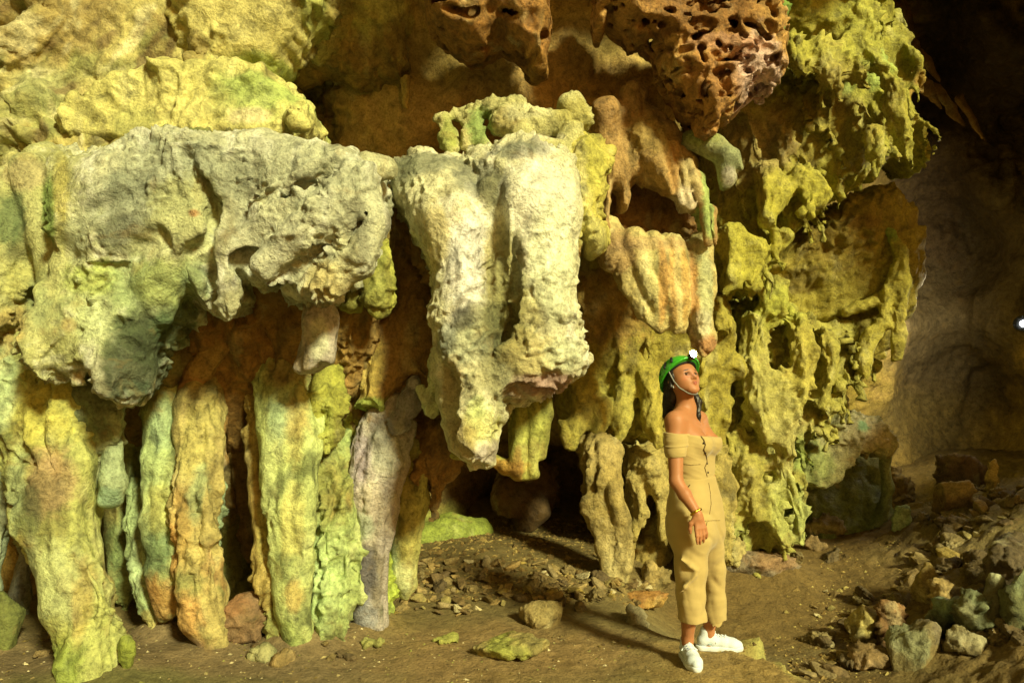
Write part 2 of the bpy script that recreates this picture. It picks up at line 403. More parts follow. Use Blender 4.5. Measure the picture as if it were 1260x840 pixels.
def build_wall():
    xs = np.concatenate([np.linspace(-520, -20, 60, endpoint=False), np.linspace(-20, 1290, 390), np.linspace(1290, 1720, 60)[1:]])
    ys = np.concatenate([np.linspace(-320, -15, 40, endpoint=False), np.linspace(-15, 760, 235), [800, 860]])
    PX, PY = np.meshgrid(xs, ys); s = PX.shape
    Dp = wall_depth(PX, PY).ravel(); PX = PX.ravel(); PY = PY.ravel()
    P = np.stack([(PX - 630) / F * Dp, Dp, CH + (HZ - PY) / F * Dp], 1).astype(np.float32)
    i = np.arange(s[0] * s[1]).reshape(s)
    Q = np.stack([i[:-1, :-1], i[:-1, 1:], i[1:, 1:], i[1:, :-1]], -1).reshape(-1, 4)[:, ::-1]
    me = qmesh('cave_wall', P, Q); N = get_n(me)
    flip = np.sum(N * (np.array([0, 0, CH]) - P), 1).mean() < 0
    if flip: Q = Q[:, ::-1]; me = qmesh('cave_wall', P, Q); N = get_n(me)
    soft = sstep(0, 1, np.clip((PX > 395) * (PX < 860) * (PY < 230), 0, 1))          # the recess is smoother
    big = relief(P, N, [('fbm', .16, 1.1), ('fbm', .07, 3.0)], 3)
    left = sstep(470, 380, PX) * sstep(330, 220, PY)
    dia = np.stack([P[:, 0] * .8 - P[:, 2] * .6, P[:, 1], P[:, 0] * .25 + P[:, 2] * .35], 1)    # slanting beds, upper left
    beds = .085 * ridged(dia * 3.0 + 4, 3) + .035 * ridged(dia * 8 + 1, 3) + relief(P, N, [('crack', .06, 2.5), ('pit', .035, 8), ('step', .03, 3)], 9) + .016 * ridged(P * 9, 2)
    rough = relief(P, N, [('drip', .05, 3.5), ('fbm', .03, 9), ('pit', .03, 6), ('lump', .01, 16)], 5)
    sm = relief(P, N, [('fbm', .05, 2.5), ('lump', .035, 2.6), ('fbm', .008, 12)], 6)
    d = big + left * beds + (1 - left) * ((1 - soft) * rough + soft * sm)
    d = d * (.45 + .8 * sstep(-.2, .3, fbm(P * 1.2 + 31, 2))); V = P + N * d[:, None]; set_co(me, V)
    a = fbm(P * 1.3 + 3, 3); b = fbm(P * 6 + 8, 3)
    Cc = np.repeat(rc('A08A48')[None], len(P), 0)
    def spl(px, py, rx, ry, col, st):
        nonlocal Cc
        dd = np.sqrt(((PX - px) / rx) ** 2 + ((PY - py) / ry) ** 2) + .4 * a + .35 * b
        w_ = (sstep(1.15, .55, dd) * st)[:, None]; Cc = Cc * (1 - w_) + rc(col)[None] * w_
    spl(180, 60, 340, 200, 'B8AE6A', .95); spl(30, 20, 120, 90, '8A7440', .7); spl(60, 110, 50, 34, '7A8A62', .6)
    spl(120, 150, 90, 40, '7C8448', .6); spl(300, 40, 130, 70, 'C2B86E', .7); spl(440, 20, 60, 50, 'B9B25C', .8)
    spl(20, 180, 60, 60, '7A8A50', .5); spl(190, 45, 30, 30, '7A6A3C', .5)
    spl(620, 130, 240, 90, 'B8985A', .85); spl(500, 60, 110, 60, 'B09448', .7); spl(720, 110, 90, 60, 'BC9650', .7)
    spl(770, 350, 120, 150, 'A48432', .8); spl(300, 500, 260, 200, '8C6A30', .8)
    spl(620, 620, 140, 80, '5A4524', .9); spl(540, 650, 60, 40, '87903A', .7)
    spl(950, 400, 160, 220, 'B0A238', .8); spl(900, 190, 60, 60, 'A79050', .7)
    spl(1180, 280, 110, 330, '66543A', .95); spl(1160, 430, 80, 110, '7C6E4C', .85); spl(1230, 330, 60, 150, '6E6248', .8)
    spl(1200, 90, 120, 150, '443624', .95); spl(1100, 60, 40, 90, '7A5428', .6)  # far wall's upper right: lack of light painted in as a darker tone
    spl(1140, 520, 100, 50, '8A7A44', .7); spl(1060, 600, 60, 50, '5F8040', .7)
    q1 = fbm(dia * 4 + 6, 3); q2 = fbm(dia * 7 + 16, 3)
    w_ = (left * sstep(.05, .3, q1) * .7)[:, None]; Cc = Cc * (1 - w_) + rc('74804A')[None] * w_
    w_ = (left * sstep(.12, .32, q2) * .75)[:, None]; Cc = Cc * (1 - w_) + rc('6A5634')[None] * w_
    w_ = (left * sstep(.12, .32, -q2) * .6)[:, None]; Cc = Cc * (1 - w_) + rc('CFC898')[None] * w_
    Cc = Cc * (1 + .2 * b + .12 * a)[:, None]
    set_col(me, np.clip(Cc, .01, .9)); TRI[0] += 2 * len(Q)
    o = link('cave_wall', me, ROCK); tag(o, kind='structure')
    return o
build_wall()

# ================================================================ the ground
FEET = [((px - 630) / F * D, D + .02, r) for px, D, r in ((135,3.95,.24),(152,4.9,.12),(190,4.5,.13),(207,4.45,.1),(265,4.3,.17),(345,4.35,.14),(368,4.3,.16),(404,4.45,.18),(455,4.65,.18),(472,4.8,.14),(757,5.78,.18),(-8,4.3,.15),(900,6.55,.25),(965,6.5,.25))]
def gz(x, y):
    x = np.asarray(x, float); y = np.asarray(y, float)
    xe = 1.50 + .10 * np.sin(y * 7.) + .06 * np.sin(y * 17 + 1)
    ye = 4.52 + .05 * np.sin(x * 9.) - .9 * sstep(1.15, .2, x) * -1
    basin = sstep(-.03, .045, x - xe) 
    basin = np.maximum(basin, sstep(-.05, .25, y - ye) * sstep(.75, 1.35, x))
    z = -.30 * basin * sstep(7.0, 5.2, y) + .14 * sstep(6, 9, y)
    bx = 1.95 + .33 * np.maximum(y - 4., 0) - .25 * np.maximum(4.3 - y, 0)
    z = z + .85 * sstep(0, 2.6, x - bx) * sstep(8.5, 4.5, y) + .5 * sstep(0, 2.5, x - bx) * sstep(4, 8, y)
    z = z + .17 * np.exp(-((x + .15) / 1.1) ** 2 - ((y - 6.6) / .9) ** 2) + .35 * sstep(7.0, 8.5, y) * np.exp(-(x / 1.6) ** 2)
    z = z + .10 * np.exp(-((x - 1.2) / .5) ** 2 - ((y - 6.6) / .5) ** 2)
    for fx, fy, fr in FEET: z = z + .07 * np.exp(-((x - fx) ** 2 + (y - fy) ** 2) / fr ** 2)
    z = z + .05 * sstep(-1.0, -2.4, x) * sstep(3.4, 4.4, y)
    return z
GN = lambda P: .035 * fbm(P * .9, 2) + .018 * fbm(P * 3.1 + 7, 2)
def ground_z(x, y):
    P = np.array([[x, y, 0.]], np.float32)
    return float(gz(x, y) + GN(P)[0])
def build_ground():
    ys = 1.3 * (14.0 / 1.3) ** np.linspace(0, 1, 330); us = np.linspace(-1.0, 1.15, 430)
    Y, U = np.meshgrid(ys, us, indexing='ij'); X = U * Y; s = X.shape; X = X.ravel(); Y = Y.ravel()
    P0 = np.stack([X, Y, 0 * X], 1).astype(np.float32)
    Z = gz(X, Y) + GN(P0) + .008 * fbm(P0 * 11, 3) + .004 * fbm(P0 * 34, 2)
    edge = np.abs(X - 1.55) < .3
    Z = Z + np.where(edge & (Y < 4.7), .015 * ridged(P0 * 14, 2), 0)
    bank = sstep(0, .8, X - (2.0 + .33 * np.maximum(Y - 4, 0))); Z = Z + bank * (.09 * fbm(P0 * 3.5 + 2, 3) + .05 * ridged(P0 * 7 + 2, 2) * (Y > 4.2))
    Z = Z + .012 * fbm(P0 * 5.5 + 12, 2)
    P = np.stack([X, Y, Z], 1).astype(np.float32)
    i = np.arange(s[0] * s[1]).reshape(s)
    Q = np.stack([i[:-1, :-1], i[:-1, 1:], i[1:, 1:], i[1:, :-1]], -1).reshape(-1, 4)
    me = qmesh('ground', P, Q)
    if get_n(me)[:, 2].mean() < 0: me = qmesh('ground', P, Q[:, ::-1])
    a = fbm(P0 * 1.1 + 3, 3); b = fbm(P0 * 6 + 8, 3)
    Cc = np.repeat(rc('7A6A3E')[None], len(P), 0)
    def spl(x, y, rx, ry, col, st):
        nonlocal Cc
        d = np.sqrt(((X - x) / rx) ** 2 + ((Y - y) / ry) ** 2) + .4 * a + .3 * b
        w_ = (sstep(1.2, .5, d) * st)[:, None]; Cc = Cc * (1 - w_) + rc(col)[None] * w_
    spl(-1.8, 4.1, 1.6, .7, '7A684A', .8); spl(-1.9, 3.7, .9, .25, '4E5A26', .6)
    spl(0, 4.3, 1.0, .6, '94784A', .7); spl(1.2, 4.0, .5, .6, '9A8048', .9); spl(1.5, 4.45, .25, .15, '9A9048', .6)
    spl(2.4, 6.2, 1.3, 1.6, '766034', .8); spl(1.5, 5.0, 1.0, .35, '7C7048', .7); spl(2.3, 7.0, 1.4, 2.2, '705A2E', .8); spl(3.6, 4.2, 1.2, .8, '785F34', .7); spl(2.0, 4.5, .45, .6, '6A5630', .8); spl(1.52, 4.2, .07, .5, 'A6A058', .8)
    spl(2.5, 8, 2, 1.5, '6C5428', .6); spl(.2, 7, 1.6, 1.2, '6E5E34', .7)
    Cc = Cc * (1 + .25 * b + .12 * a)[:, None]
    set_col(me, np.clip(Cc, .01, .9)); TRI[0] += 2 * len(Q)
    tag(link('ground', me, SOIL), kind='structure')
build_ground()

# ================================================================ upper left: slabs of the wall
R_ = rock
R_('rock_slab', 'smooth ochre slab with a green lower rim, high on the upper left wall', 'rock slab',
   PL([(232,-30),(300,-35),(430,-40),(412,0),(395,30),(372,62),(348,90),(338,101),(300,103),(262,100),(245,90),(240,70),(225,50),(212,35)], 4.95, .28, .2, tz=-.15)
   + C([(250,85,4.75,16),(262,99,4.75,7)]) , 4.85, .011, 'vault', 'B8AE66',
   [(340,85,60,14,'7C9A40',.8),(390,30,16,60,'8A9A44',.7),(300,30,70,40,'C8BE78',.6),(250,75,18,26,'6A5228',.6)])
R_('rock_slab', 'pale slab with a bright green patch, between the ochre slab and grey crusted mass', 'rock slab',
   PL([(140,150),(160,130),(190,118),(235,108),(270,104),(300,103),(330,104),(350,112),(372,130),(388,148),(396,172),(380,200),(300,205),(200,205),(120,195),(105,175)], 5.0, .46, .07, tz=.1)
   + C([(365,142,4.5,12),(372,150,4.5,6)]), 4.6, .010, 'vault', 'BDB76C',
   [(325,118,60,26,'7FA654',.8),(320,140,50,20,'A8B56A',.6),(220,140,70,40,'C6BE74',.6),(170,160,30,30,'8C9450',.5),(315,148,26,12,'D2C29A',.7)])
R_('rock_ridge', 'dark mossy ridge of rubble-like stone, along the top edge of the grey crusted mass', 'rock ridge',
   C([(150,190,4.5,14),(205,172,4.45,18),(250,166,4.42,14),(300,172,4.4,11),(350,180,4.4,9),(400,186,4.4,7)]), 4.45, .009, 'drip', '7A7A44',
   [(230,165,40,14,'4E6A34',.7),(330,172,60,10,'6A5C36',.6)])
R_('rock_slab', 'yellow lichen-coloured corner of wall, at the top between the ochre slab and the honeycomb rock', 'rock slab',
   PL([(412,0),(430,-30),(500,-30),(515,10),(505,50),(512,80),(505,110),(503,138),(492,140),(488,112),(470,105),(440,110),(415,95),(380,98),(350,98),(372,70),(398,30)], 5.5, .25, .18, tz=-.3)
   + C([(497,100,5.3,12),(497,128,5.3,9)]), 5.4, .013, 'drip', '9C8440',
   [(450,20,60,34,'BBB45A',.9),(440,90,60,24,'7E6A34',.6),(497,125,14,20,'A8924C',.6)], amp=.7)

# ================================================================ left: the crusted grey mass and its mossy drips
GREY = [(98,215),(125,192),(165,180),(205,174),(250,170),(300,170),(350,174),(395,181),(430,188),(452,196),(464,215),(469,245),(466,285),(455,318),(440,342),(418,362),(395,375),(372,374),
        (362,362),(366,345),(352,338),(340,352),(332,362),(322,350),(308,352),(312,368),(296,384),(283,396),(268,382),(256,362),(252,345),(240,338),(236,325),(215,330),(190,335),(160,330),(130,322),(105,320),(92,290),(88,250)]
LEFT = (PL(GREY, 4.1, .42, .16, tx=.0, tz=.22, k=.05)
   + C([(200,225,3.86,34),(258,212,3.84,30),(300,215,3.84,32),(350,222,3.82,34),(410,230,3.80,34)], .12)
   + C([(440,230,3.72,30),(452,270,3.68,22),(440,320,3.66,22),(405,350,3.66,20),(382,362,3.68,14)], .05)
   + C([(420,250,3.62,22),(370,290,3.60,18),(325,330,3.62,14),(335,352,3.64,9)], .04)
   + C([(380,245,3.66,14),(330,270,3.64,13),(300,298,3.66,12)], .04)
   + C([(285,300,3.70,9),(286,340,3.68,8),(282,380,3.70,11)], .04)
   + C([(150,230,3.8,34),(135,285,3.8,26)], .08)
   + C([(266,222,3.72,10),(269,265,3.74,15),(274,295,3.74,18)], .03, neg=True)
   + C([(228,340,3.70,12),(245,315,3.70,17),(264,303,3.70,17),(266,335,3.72,15),(268,352,3.72,10)], .03, neg=True)
   + C([(300,298,3.70,15),(306,326,3.70,18),(326,348,3.7,12)], .03, neg=True)
   + C([(395,312,3.62,8),(365,338,3.62,12),(342,360,3.62,13)], .03, neg=True)
   + C([(408,210,3.66,7),(362,250,3.68,14),(325,285,3.70,16)], .04, neg=True)
   + C([(236,196,3.68,9),(250,228,3.68,10)], .04, neg=True)
   + C([(452,268,3.62,8),(425,312,3.62,10),(388,342,3.62,9)], .03, neg=True)
   + C([(282,318,3.70,8),(285,350,3.68,9),(284,385,3.68,9)], .03) + C([(340,310,3.68,9),(325,335,3.66,8)], .03)
   + C([(175,300,3.70,10),(200,290,3.68,9),(215,300,3.7,8)], .04, neg=True) + C([(120,260,3.66,8),(150,240,3.66,9)], .04, neg=True))
LEFT += (PL([(95,260),(150,260),(160,325),(148,370),(142,400),(130,425),(112,432),(106,470),(96,472),(78,458),(62,440),(58,410),(68,370),(78,330)], 3.98, .27, .09, tz=.3)
   + C([(88,415,3.76,18),(92,440,3.76,15),(97,466,3.78,6)], .05) + C([(120,350,3.82,24),(122,395,3.80,14)], .08) + C([(104,405,3.68,5),(116,425,3.7,6)], .02, neg=True))
LEFT += (PL([(140,270),(230,270),(262,340),(246,360),(232,362),(228,385),(215,398),(210,420),(196,440),(198,458),(184,492),(172,496),(155,486),(148,465),(132,448),(128,425),(136,395),(138,360)], 3.98, .28, .09, tz=.3)
   + C([(200,345,3.80,26),(202,392,3.78,12)], .06) + C([(165,420,3.80,20),(172,470,3.78,12)], .06) + C([(215,375,3.7,6),(222,390,3.7,6)], .02, neg=True) + C([(148,398,3.68,8),(175,405,3.68,6)], .03, neg=True))
LEFT += (PL([(-90,190),(-20,205),(20,190),(60,172),(105,176),(128,190),(120,240),(112,300),(100,350),(70,400),(40,430),(10,470),(-40,520),(-110,520)], 4.35, .4, .25, tz=.4, tx=-.05)
   + C([(40,215,4.1,26),(60,290,4.0,22),(70,350,3.95,24)]) + C([(0,240,4.05,20),(5,300,4.0,22),(0,380,3.98,26)]) + C([(80,200,4.05,14),(78,280,3.98,12),(85,330,3.95,10)]))
_pl = [o for o in LEFT if o.t == 'p']
LEFT += studs(_pl[3], 30, 9, (14, 34), (4, 8), .04, .04)
for o in LEFT:
    if not o.neg: o.k = max(o.k, .07)
LEFT = [o for o in LEFT if not o.neg] + [o for o in LEFT if o.neg]
R_('flowstone_mass', 'huge grey-crusted mass running into mossy green drapes, overhanging the left columns', 'flowstone', LEFT, 3.85, .0078,
   [('fbm', .045, 2.2), ('fbm', .026, 5), ('crack', .026, 3.2), ('lump', .016, 13), ('lump', .010, 28), ('pit', .020, 16)], 'BCBDA8',
   [(20,330,120,200,'A8A866',1.),(115,380,60,70,'AEBE82',.9),(190,390,60,80,'6C8858',.8)] + [(220,215,110,50,'8E9788',.85),(150,255,60,50,'80897A',.8),(160,290,45,30,'5C6250',.6),(360,210,100,44,'A3A896',.6),(230,255,50,44,'B9BC7E',.8),(215,300,60,34,'C6C890',.8),
    (330,300,50,40,'B4B498',.7),(440,290,16,46,'5E5A44',.6),(405,345,34,24,'B8A868',.85),(425,320,16,34,'D2CFA0',.7),(290,370,24,22,'8E8A62',.7),(245,235,12,20,'9A8A50',.3),(238,262,8,6,'A85A20',.7)] + [(110,345,40,26,'A9BC60',.8),(120,390,20,36,'C0CE9C',.7),(84,425,24,34,'A8AA6A',.9),(85,400,14,14,'9A8450',.7),(96,465,10,8,'C8B48A',.8)] + [(165,345,34,30,'9DB87E',.8),(205,350,44,34,'A2B468',.8),(240,345,20,24,'8CA878',.7),(170,445,56,66,'22381C',.95),(215,400,30,30,'3C5A34',.8),(200,400,16,18,'4A7A50',.7),(168,480,22,16,'3A6444',.7)] + [(10,270,24,40,'40683F',.85),(60,260,10,50,'4E8A34',.8),(75,240,12,46,'B8AC54',.7),(30,215,30,20,'C0B080',.7),(95,290,18,40,'B9C2A0',.8),(30,350,34,30,'C0BE70',.8),(10,400,24,30,'B89850',.6),(50,370,16,40,'8AA070',.6),(20,310,20,14,'4A4A28',.5),(-20,430,30,40,'6FA07C',.6)],
   mott=[('E4E4D0', 9, -.02, .6), ('4A4738', 12, .2, .6)], mat=CRUST, proj=True)
R_('rounded_stone', 'small rounded knob with speckled white face, at the right tip of the grey-crusted mass', 'stone knob',
   C([(452,208,3.9,20),(478,208,3.95,15)]), 3.9, .007, 'crust', 'A5A37C', [(470,205,16,14,'D2D2A8',.6)], mott=[('4E4E38', 14, .1, .6)], mat=CRUST)

# ================================================================ left: columns from the far left to the grey-lilac one
COL = 'limestone columns of the left wall'
def column(label, nodes, base, splats, extra=(), style='column', vox=.0085, up=None, mott=None, mat=None, name='limestone_column', cat='column', k=.04, group=None, amp=1., D0=True):
    if D0 and min(n[3] for n in nodes) >= 4: nodes = [(n[0], n[1], n[2], n[3] * 1.16) for n in nodes]
    rs = random.Random(int(nodes[0][0] * 3 + nodes[-1][1])); rb = []
    if D0 and len(nodes) >= 4 and nodes[0][3] > 9:              # swellings and waists, as the water left them
        N2 = []
        for (a, b) in zip(nodes[:-1], nodes[1:]):
            N2.append(a); f_ = rs.uniform(.80, 1.10); N2.append(((a[0] + b[0]) / 2 + rs.gauss(0, 2.2), (a[1] + b[1]) / 2, (a[2] + b[2]) / 2, (a[3] + b[3]) / 2 * f_))
        l_ = nodes[-1]; N2.append((l_[0], l_[1], l_[2], l_[3] * .8)); nodes = N2
    if D0 and len(nodes) >= 4 and max(n[3] for n in nodes) > 10:
        for s_ in (-.75, -.15, .55, .95):
            a0 = rs.uniform(0, .3); a1 = rs.uniform(.6, 1.0); m_ = [nodes[min(int(t * len(nodes)), len(nodes) - 1)] for t in np.linspace(a0, a1, 4)]
            rb += C([(n[0] + n[3] * s_ * rs.uniform(.8, 1.1), n[1], n[2] - n[3] * n[2] / F * math.sqrt(max(0, 1 - min(s_ * s_, 1))) * .9, n[3] * rs.uniform(.22, .36) * (1 if q_ < 3 else .4)) for q_, n in enumerate(m_)], .02)
    ops = C(nodes, k) + rb
    for e in extra: ops = ops + e
    D = float(np.mean([n[2] for n in nodes]))
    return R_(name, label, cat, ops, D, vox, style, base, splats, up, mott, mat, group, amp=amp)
column('broad trunk-like column leaning right, ochre and green with a crumbly brown patch, foremost at left',
   [(28,400,4.25,40),(40,470,4.2,46),(50,530,4.15,40),(62,600,4.1,40),(82,680,4.05,34),(98,740,4.0,34),(112,790,3.95,32),(120,845,3.9,30)], 'A3A860',
   [(70,500,44,60,'B4AC4C',.85),(20,480,26,60,'8FB08A',.7),(85,585,34,44,'A48C62',.9),(62,620,20,34,'39492A',.8),(45,600,16,70,'9AAE7C',.8),(90,715,50,60,'A9B47C',.9),(110,800,44,40,'6E8A30',.8),(95,760,30,20,'8A8838',.6),(130,730,10,50,'9A8040',.6)],
   extra=[C([(75,440,4.1,26),(85,500,4.05,24),(92,570,4.0,18),(95,610,4.0,10)],.04), C([(118,700,3.95,10),(128,760,3.92,12),(138,812,3.9,7)],.03), C([(38,520,4.08,14),(30,600,4.08,9),(45,680,4.05,8)],.04)], style='flow')
column('thin teal and cream column cut by the left edge of the photo', [(-6,430,4.3,16),(-2,520,4.3,12),(-4,600,4.3,9),(-8,680,4.3,9),(-10,760,4.3,12)], '94A88C', [(0,520,14,60,'A8B890',.6)])
column('slim dark-sided column with a bluish foot, just left of the broad leaning trunk', [(18,560,4.9,9),(22,640,4.9,8),(26,700,4.9,7),(28,760,4.9,10)], '7A8060', [(24,710,20,36,'7C7E86',.7)])
column('pale blunt stalactite stub, between the broad trunk and the orange-stained pair', [(140,545,4.1,15),(142,590,4.08,12),(138,612,4.08,10)], '8EA47C', [(140,610,14,16,'6FA080',.8)], name='stalactite', cat='stalactite')
column('crumbly greenish stalactite with stepped edges, left of the orange-stained column pair', [(128,480,4.1,26),(125,540,4.1,20),(110,580,4.1,8),(108,612,4.1,4)], '87946A', [(125,500,30,40,'4A5A3C',.7),(110,560,16,30,'9A8A50',.6)], name='stalactite', cat='stalactite', style='drip', amp=.5)
column('green column with tapered tip behind, second from the broad leaning trunk', [(152,500,4.9,26),(150,590,4.9,19),(150,660,4.85,14),(152,715,4.85,11),(154,752,4.85,6)], '8A9A5C', [(145,600,20,50,'9A8848',.7),(152,680,16,40,'7FA468',.7)])
column('narrow pale green column whose tip ends above the soil, left beside the orange-stained pair', [(168,600,4.6,9),(172,680,4.55,11),(180,735,4.5,12),(190,775,4.45,9)], '96B27A', [(175,690,12,40,'A8C494',.6),(190,760,14,16,'B8A050',.7)])
column('left half of the orange-stained column pair, green above with a rusty tip', [(215,430,4.7,20),(205,500,4.55,26),(196,570,4.45,22),(200,640,4.4,21),(207,700,4.4,20),(208,745,4.4,13),(206,756,4.4,6)], 'A0B070',
   [(190,560,26,60,'9DBB7E',.8),(205,520,16,30,'7EA07A',.7),(205,670,26,34,'4A7450',.85),(210,620,20,30,'B2B060',.7),(210,730,26,34,'B88A48',.9),(190,640,14,40,'A8C084',.6)])
column('right half of the orange-stained column pair, reaching lower with a dark worn foot', [(250,400,4.75,22),(244,500,4.5,25),(240,570,4.38,22),(238,640,4.34,24),(242,700,4.3,24),(252,760,4.26,22),(262,800,4.24,12),(266,812,4.24,7)], 'A89A5C',
   [(245,540,26,60,'A8A05A',.8),(238,640,22,50,'B0924E',.7),(228,680,10,50,'B4803C',.7),(245,710,24,20,'7F8A4E',.7),(245,745,30,34,'B88A4A',.8),(258,790,20,20,'9A8268',.8),(265,808,12,9,'3C3830',.9),(255,600,12,40,'7FA67A',.6)],
   extra=[C([(252,500,4.35,8),(254,600,4.3,7),(262,660,4.3,8),(262,710,4.3,6)],.03)], style='flow', amp=.8)
column('slender green sliver of column tight against the right of the orange-stained pair', [(250,540,4.6,9),(262,600,4.5,9),(264,650,4.5,8),(262,715,4.5,6)], '8CA87E', [])
column('brown fin-shaped stalactite with pale tip, hanging right of the orange-stained pair', [(285,430,4.75,20),(275,500,4.7,14),(268,550,4.65,10),(270,585,4.62,5)], '94743A', [(270,570,12,24,'B4B08A',.9)], name='stalactite', cat='stalactite')
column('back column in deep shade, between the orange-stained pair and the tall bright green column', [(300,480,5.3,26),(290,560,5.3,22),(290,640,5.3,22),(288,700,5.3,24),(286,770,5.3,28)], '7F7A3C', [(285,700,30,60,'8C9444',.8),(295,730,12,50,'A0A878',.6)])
column('thin brown ribbon-like column, left edge of the bright green pair', [(318,470,4.7,14),(312,530,4.6,11),(318,590,4.5,9),(318,650,4.45,8),(328,710,4.4,12),(342,770,4.35,13),(348,808,4.33,10)], 'A89450', [(330,640,10,50,'9A9848',.5),(340,780,20,40,'8CA25C',.8)])
column('tall bright green and cream column with two rounded ribs, centre of the left columns', [(355,440,4.65,30),(352,500,4.5,27),(355,560,4.4,25),(355,620,4.35,23),(358,690,4.3,22),(362,750,4.3,18),(368,800,4.28,12)], 'ACBC74',
   [(350,510,22,40,'84A680',.8),(370,520,16,60,'B8A85C',.6),(340,600,14,90,'B8C884',.7),(372,640,14,60,'BFB868',.7),(372,690,12,20,'5F7F50',.6),(374,720,10,20,'C09A50',.6),(360,780,22,40,'9CB464',.8),(352,455,34,24,'8A6E38',.8)],
   extra=[C([(338,520,4.36,12),(338,600,4.3,12),(342,680,4.26,12),(350,750,4.26,10)],.03), C([(370,480,4.4,12),(374,560,4.3,13),(374,640,4.26,12),(374,720,4.26,11),(374,790,4.26,7)],.03)], style='flow', amp=.8)
column('wide green buttress column widening upward into brown rock, right of the tall bright green one', [(408,560,4.75,30),(412,620,4.6,30),(412,680,4.55,26),(410,740,4.5,24),(404,800,4.45,20)], '92A664',
   [(410,600,36,50,'8A8844',.85),(400,700,22,70,'94B478',.85),(420,690,18,60,'A8C480',.7),(410,790,26,20,'78A048',.7)],
   extra=[C([(392,660,4.45,8),(396,740,4.42,8),(396,800,4.4,8)],.03), C([(424,650,4.45,10),(424,720,4.42,9)],.03)])
column('lilac-grey crusted column with a blue-grey foot, beside the dark cave mouth', [(482,500,4.75,22),(470,545,4.7,28),(462,600,4.65,26),(455,650,4.65,20),(450,700,4.65,17),(452,745,4.65,18),(458,785,4.65,20)], 'AEA498',
   [(480,550,24,36,'C2C2A8',.7),(450,560,14,40,'A090A0',.7),(462,620,20,40,'BDB096',.7),(455,640,14,20,'6FA080',.5),(452,700,20,40,'5F5E66',.85),(448,750,22,34,'7C8494',.85),(470,530,14,20,'585450',.5)],
   mott=[('DAD6C0', 14, .12, .6)], style=[('fbm', .02, 4), ('flute', .012, 10), ('lump', .012, 18), ('lump', .006, 40)], mat=CRUST, amp=.9)
column('bright lime-green sliver of stone, at the right foot of the lilac-grey column', [(472,680,4.85,9),(470,730,4.8,13),(474,785,4.78,14)], '93A83E', [(474,760,14,30,'8CA050',.8)])
column('yellow-green tapering column with a white-streaked tip, right of the lilac-grey column', [(505,560,4.95,24),(502,620,4.9,22),(496,670,4.85,17),(494,705,4.85,13),(496,730,4.85,7)], 'A4A258',
   [(485,660,12,50,'8FB488',.8),(505,640,16,60,'A8A050',.7),(497,710,14,24,'B8C08A',.8),(500,580,24,30,'8A7A3C',.7)], style='flow', amp=.7)

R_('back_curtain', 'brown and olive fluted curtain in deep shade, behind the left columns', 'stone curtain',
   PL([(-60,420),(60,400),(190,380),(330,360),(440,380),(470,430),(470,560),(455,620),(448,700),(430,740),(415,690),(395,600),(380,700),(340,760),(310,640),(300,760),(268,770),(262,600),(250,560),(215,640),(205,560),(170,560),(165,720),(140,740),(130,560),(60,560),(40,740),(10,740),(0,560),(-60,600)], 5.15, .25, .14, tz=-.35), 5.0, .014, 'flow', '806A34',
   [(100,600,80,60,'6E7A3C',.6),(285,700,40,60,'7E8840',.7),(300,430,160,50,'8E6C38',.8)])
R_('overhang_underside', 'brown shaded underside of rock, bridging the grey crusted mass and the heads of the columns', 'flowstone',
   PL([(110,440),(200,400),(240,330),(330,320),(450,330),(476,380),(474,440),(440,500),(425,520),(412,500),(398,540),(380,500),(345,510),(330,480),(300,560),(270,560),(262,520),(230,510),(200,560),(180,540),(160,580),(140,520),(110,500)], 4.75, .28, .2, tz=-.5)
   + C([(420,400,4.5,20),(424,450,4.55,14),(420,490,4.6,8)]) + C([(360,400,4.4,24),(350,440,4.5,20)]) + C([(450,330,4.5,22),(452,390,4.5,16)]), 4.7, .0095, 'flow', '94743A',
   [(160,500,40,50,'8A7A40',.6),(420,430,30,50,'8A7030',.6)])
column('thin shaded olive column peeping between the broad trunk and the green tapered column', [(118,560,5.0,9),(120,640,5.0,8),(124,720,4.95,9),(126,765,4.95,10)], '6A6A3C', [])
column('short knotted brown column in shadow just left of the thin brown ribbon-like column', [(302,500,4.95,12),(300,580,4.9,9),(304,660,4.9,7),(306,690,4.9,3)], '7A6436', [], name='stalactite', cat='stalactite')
column('slim olive column tucked between the tall bright green column and the wide buttress', [(388,520,4.8,9),(386,600,4.8,8),(386,700,4.8,8),(388,790,4.75,9)], '7C8046', [])
column('knobbly ochre column behind the lilac-grey column, right beside the wide buttress', [(432,480,4.95,16),(436,560,4.9,13),(432,640,4.9,12),(428,760,4.9,13)], '857A42', [])
# --- the roots and stalactites between the masses and the columns
column('brown root-like ridge of stone sweeping down left from under the grey crusted mass', [(345,372,4.45,18),(310,395,4.5,19),(275,425,4.5,19),(252,455,4.5,15),(240,480,4.5,12),(238,500,4.5,9)], 'A07A44', [(260,440,30,30,'AA9452',.7)], name='slanting_root', cat='flowstone', extra=[C([(330,392,4.6,20),(300,440,4.65,16),(280,480,4.65,12)],.05)])
column('knobbly brown hanging rock behind the dark green drip', [(240,400,4.6,26),(222,440,4.5,20),(208,462,4.45,12)], '93844C', [(215,450,18,16,'9A9A60',.7)], name='hanging_rock', cat='flowstone', style='mound')
column('wide brown curtain of stone under the grey crusted mass, above the tall bright green column', [(330,400,5.0,40),(325,460,4.9,34),(318,520,4.85,18)], '8E6A34', [], name='stone_curtain', cat='flowstone', extra=[C([(370,380,5.0,34),(362,430,4.85,26),(355,470,4.75,24)],.05)], style='flow')
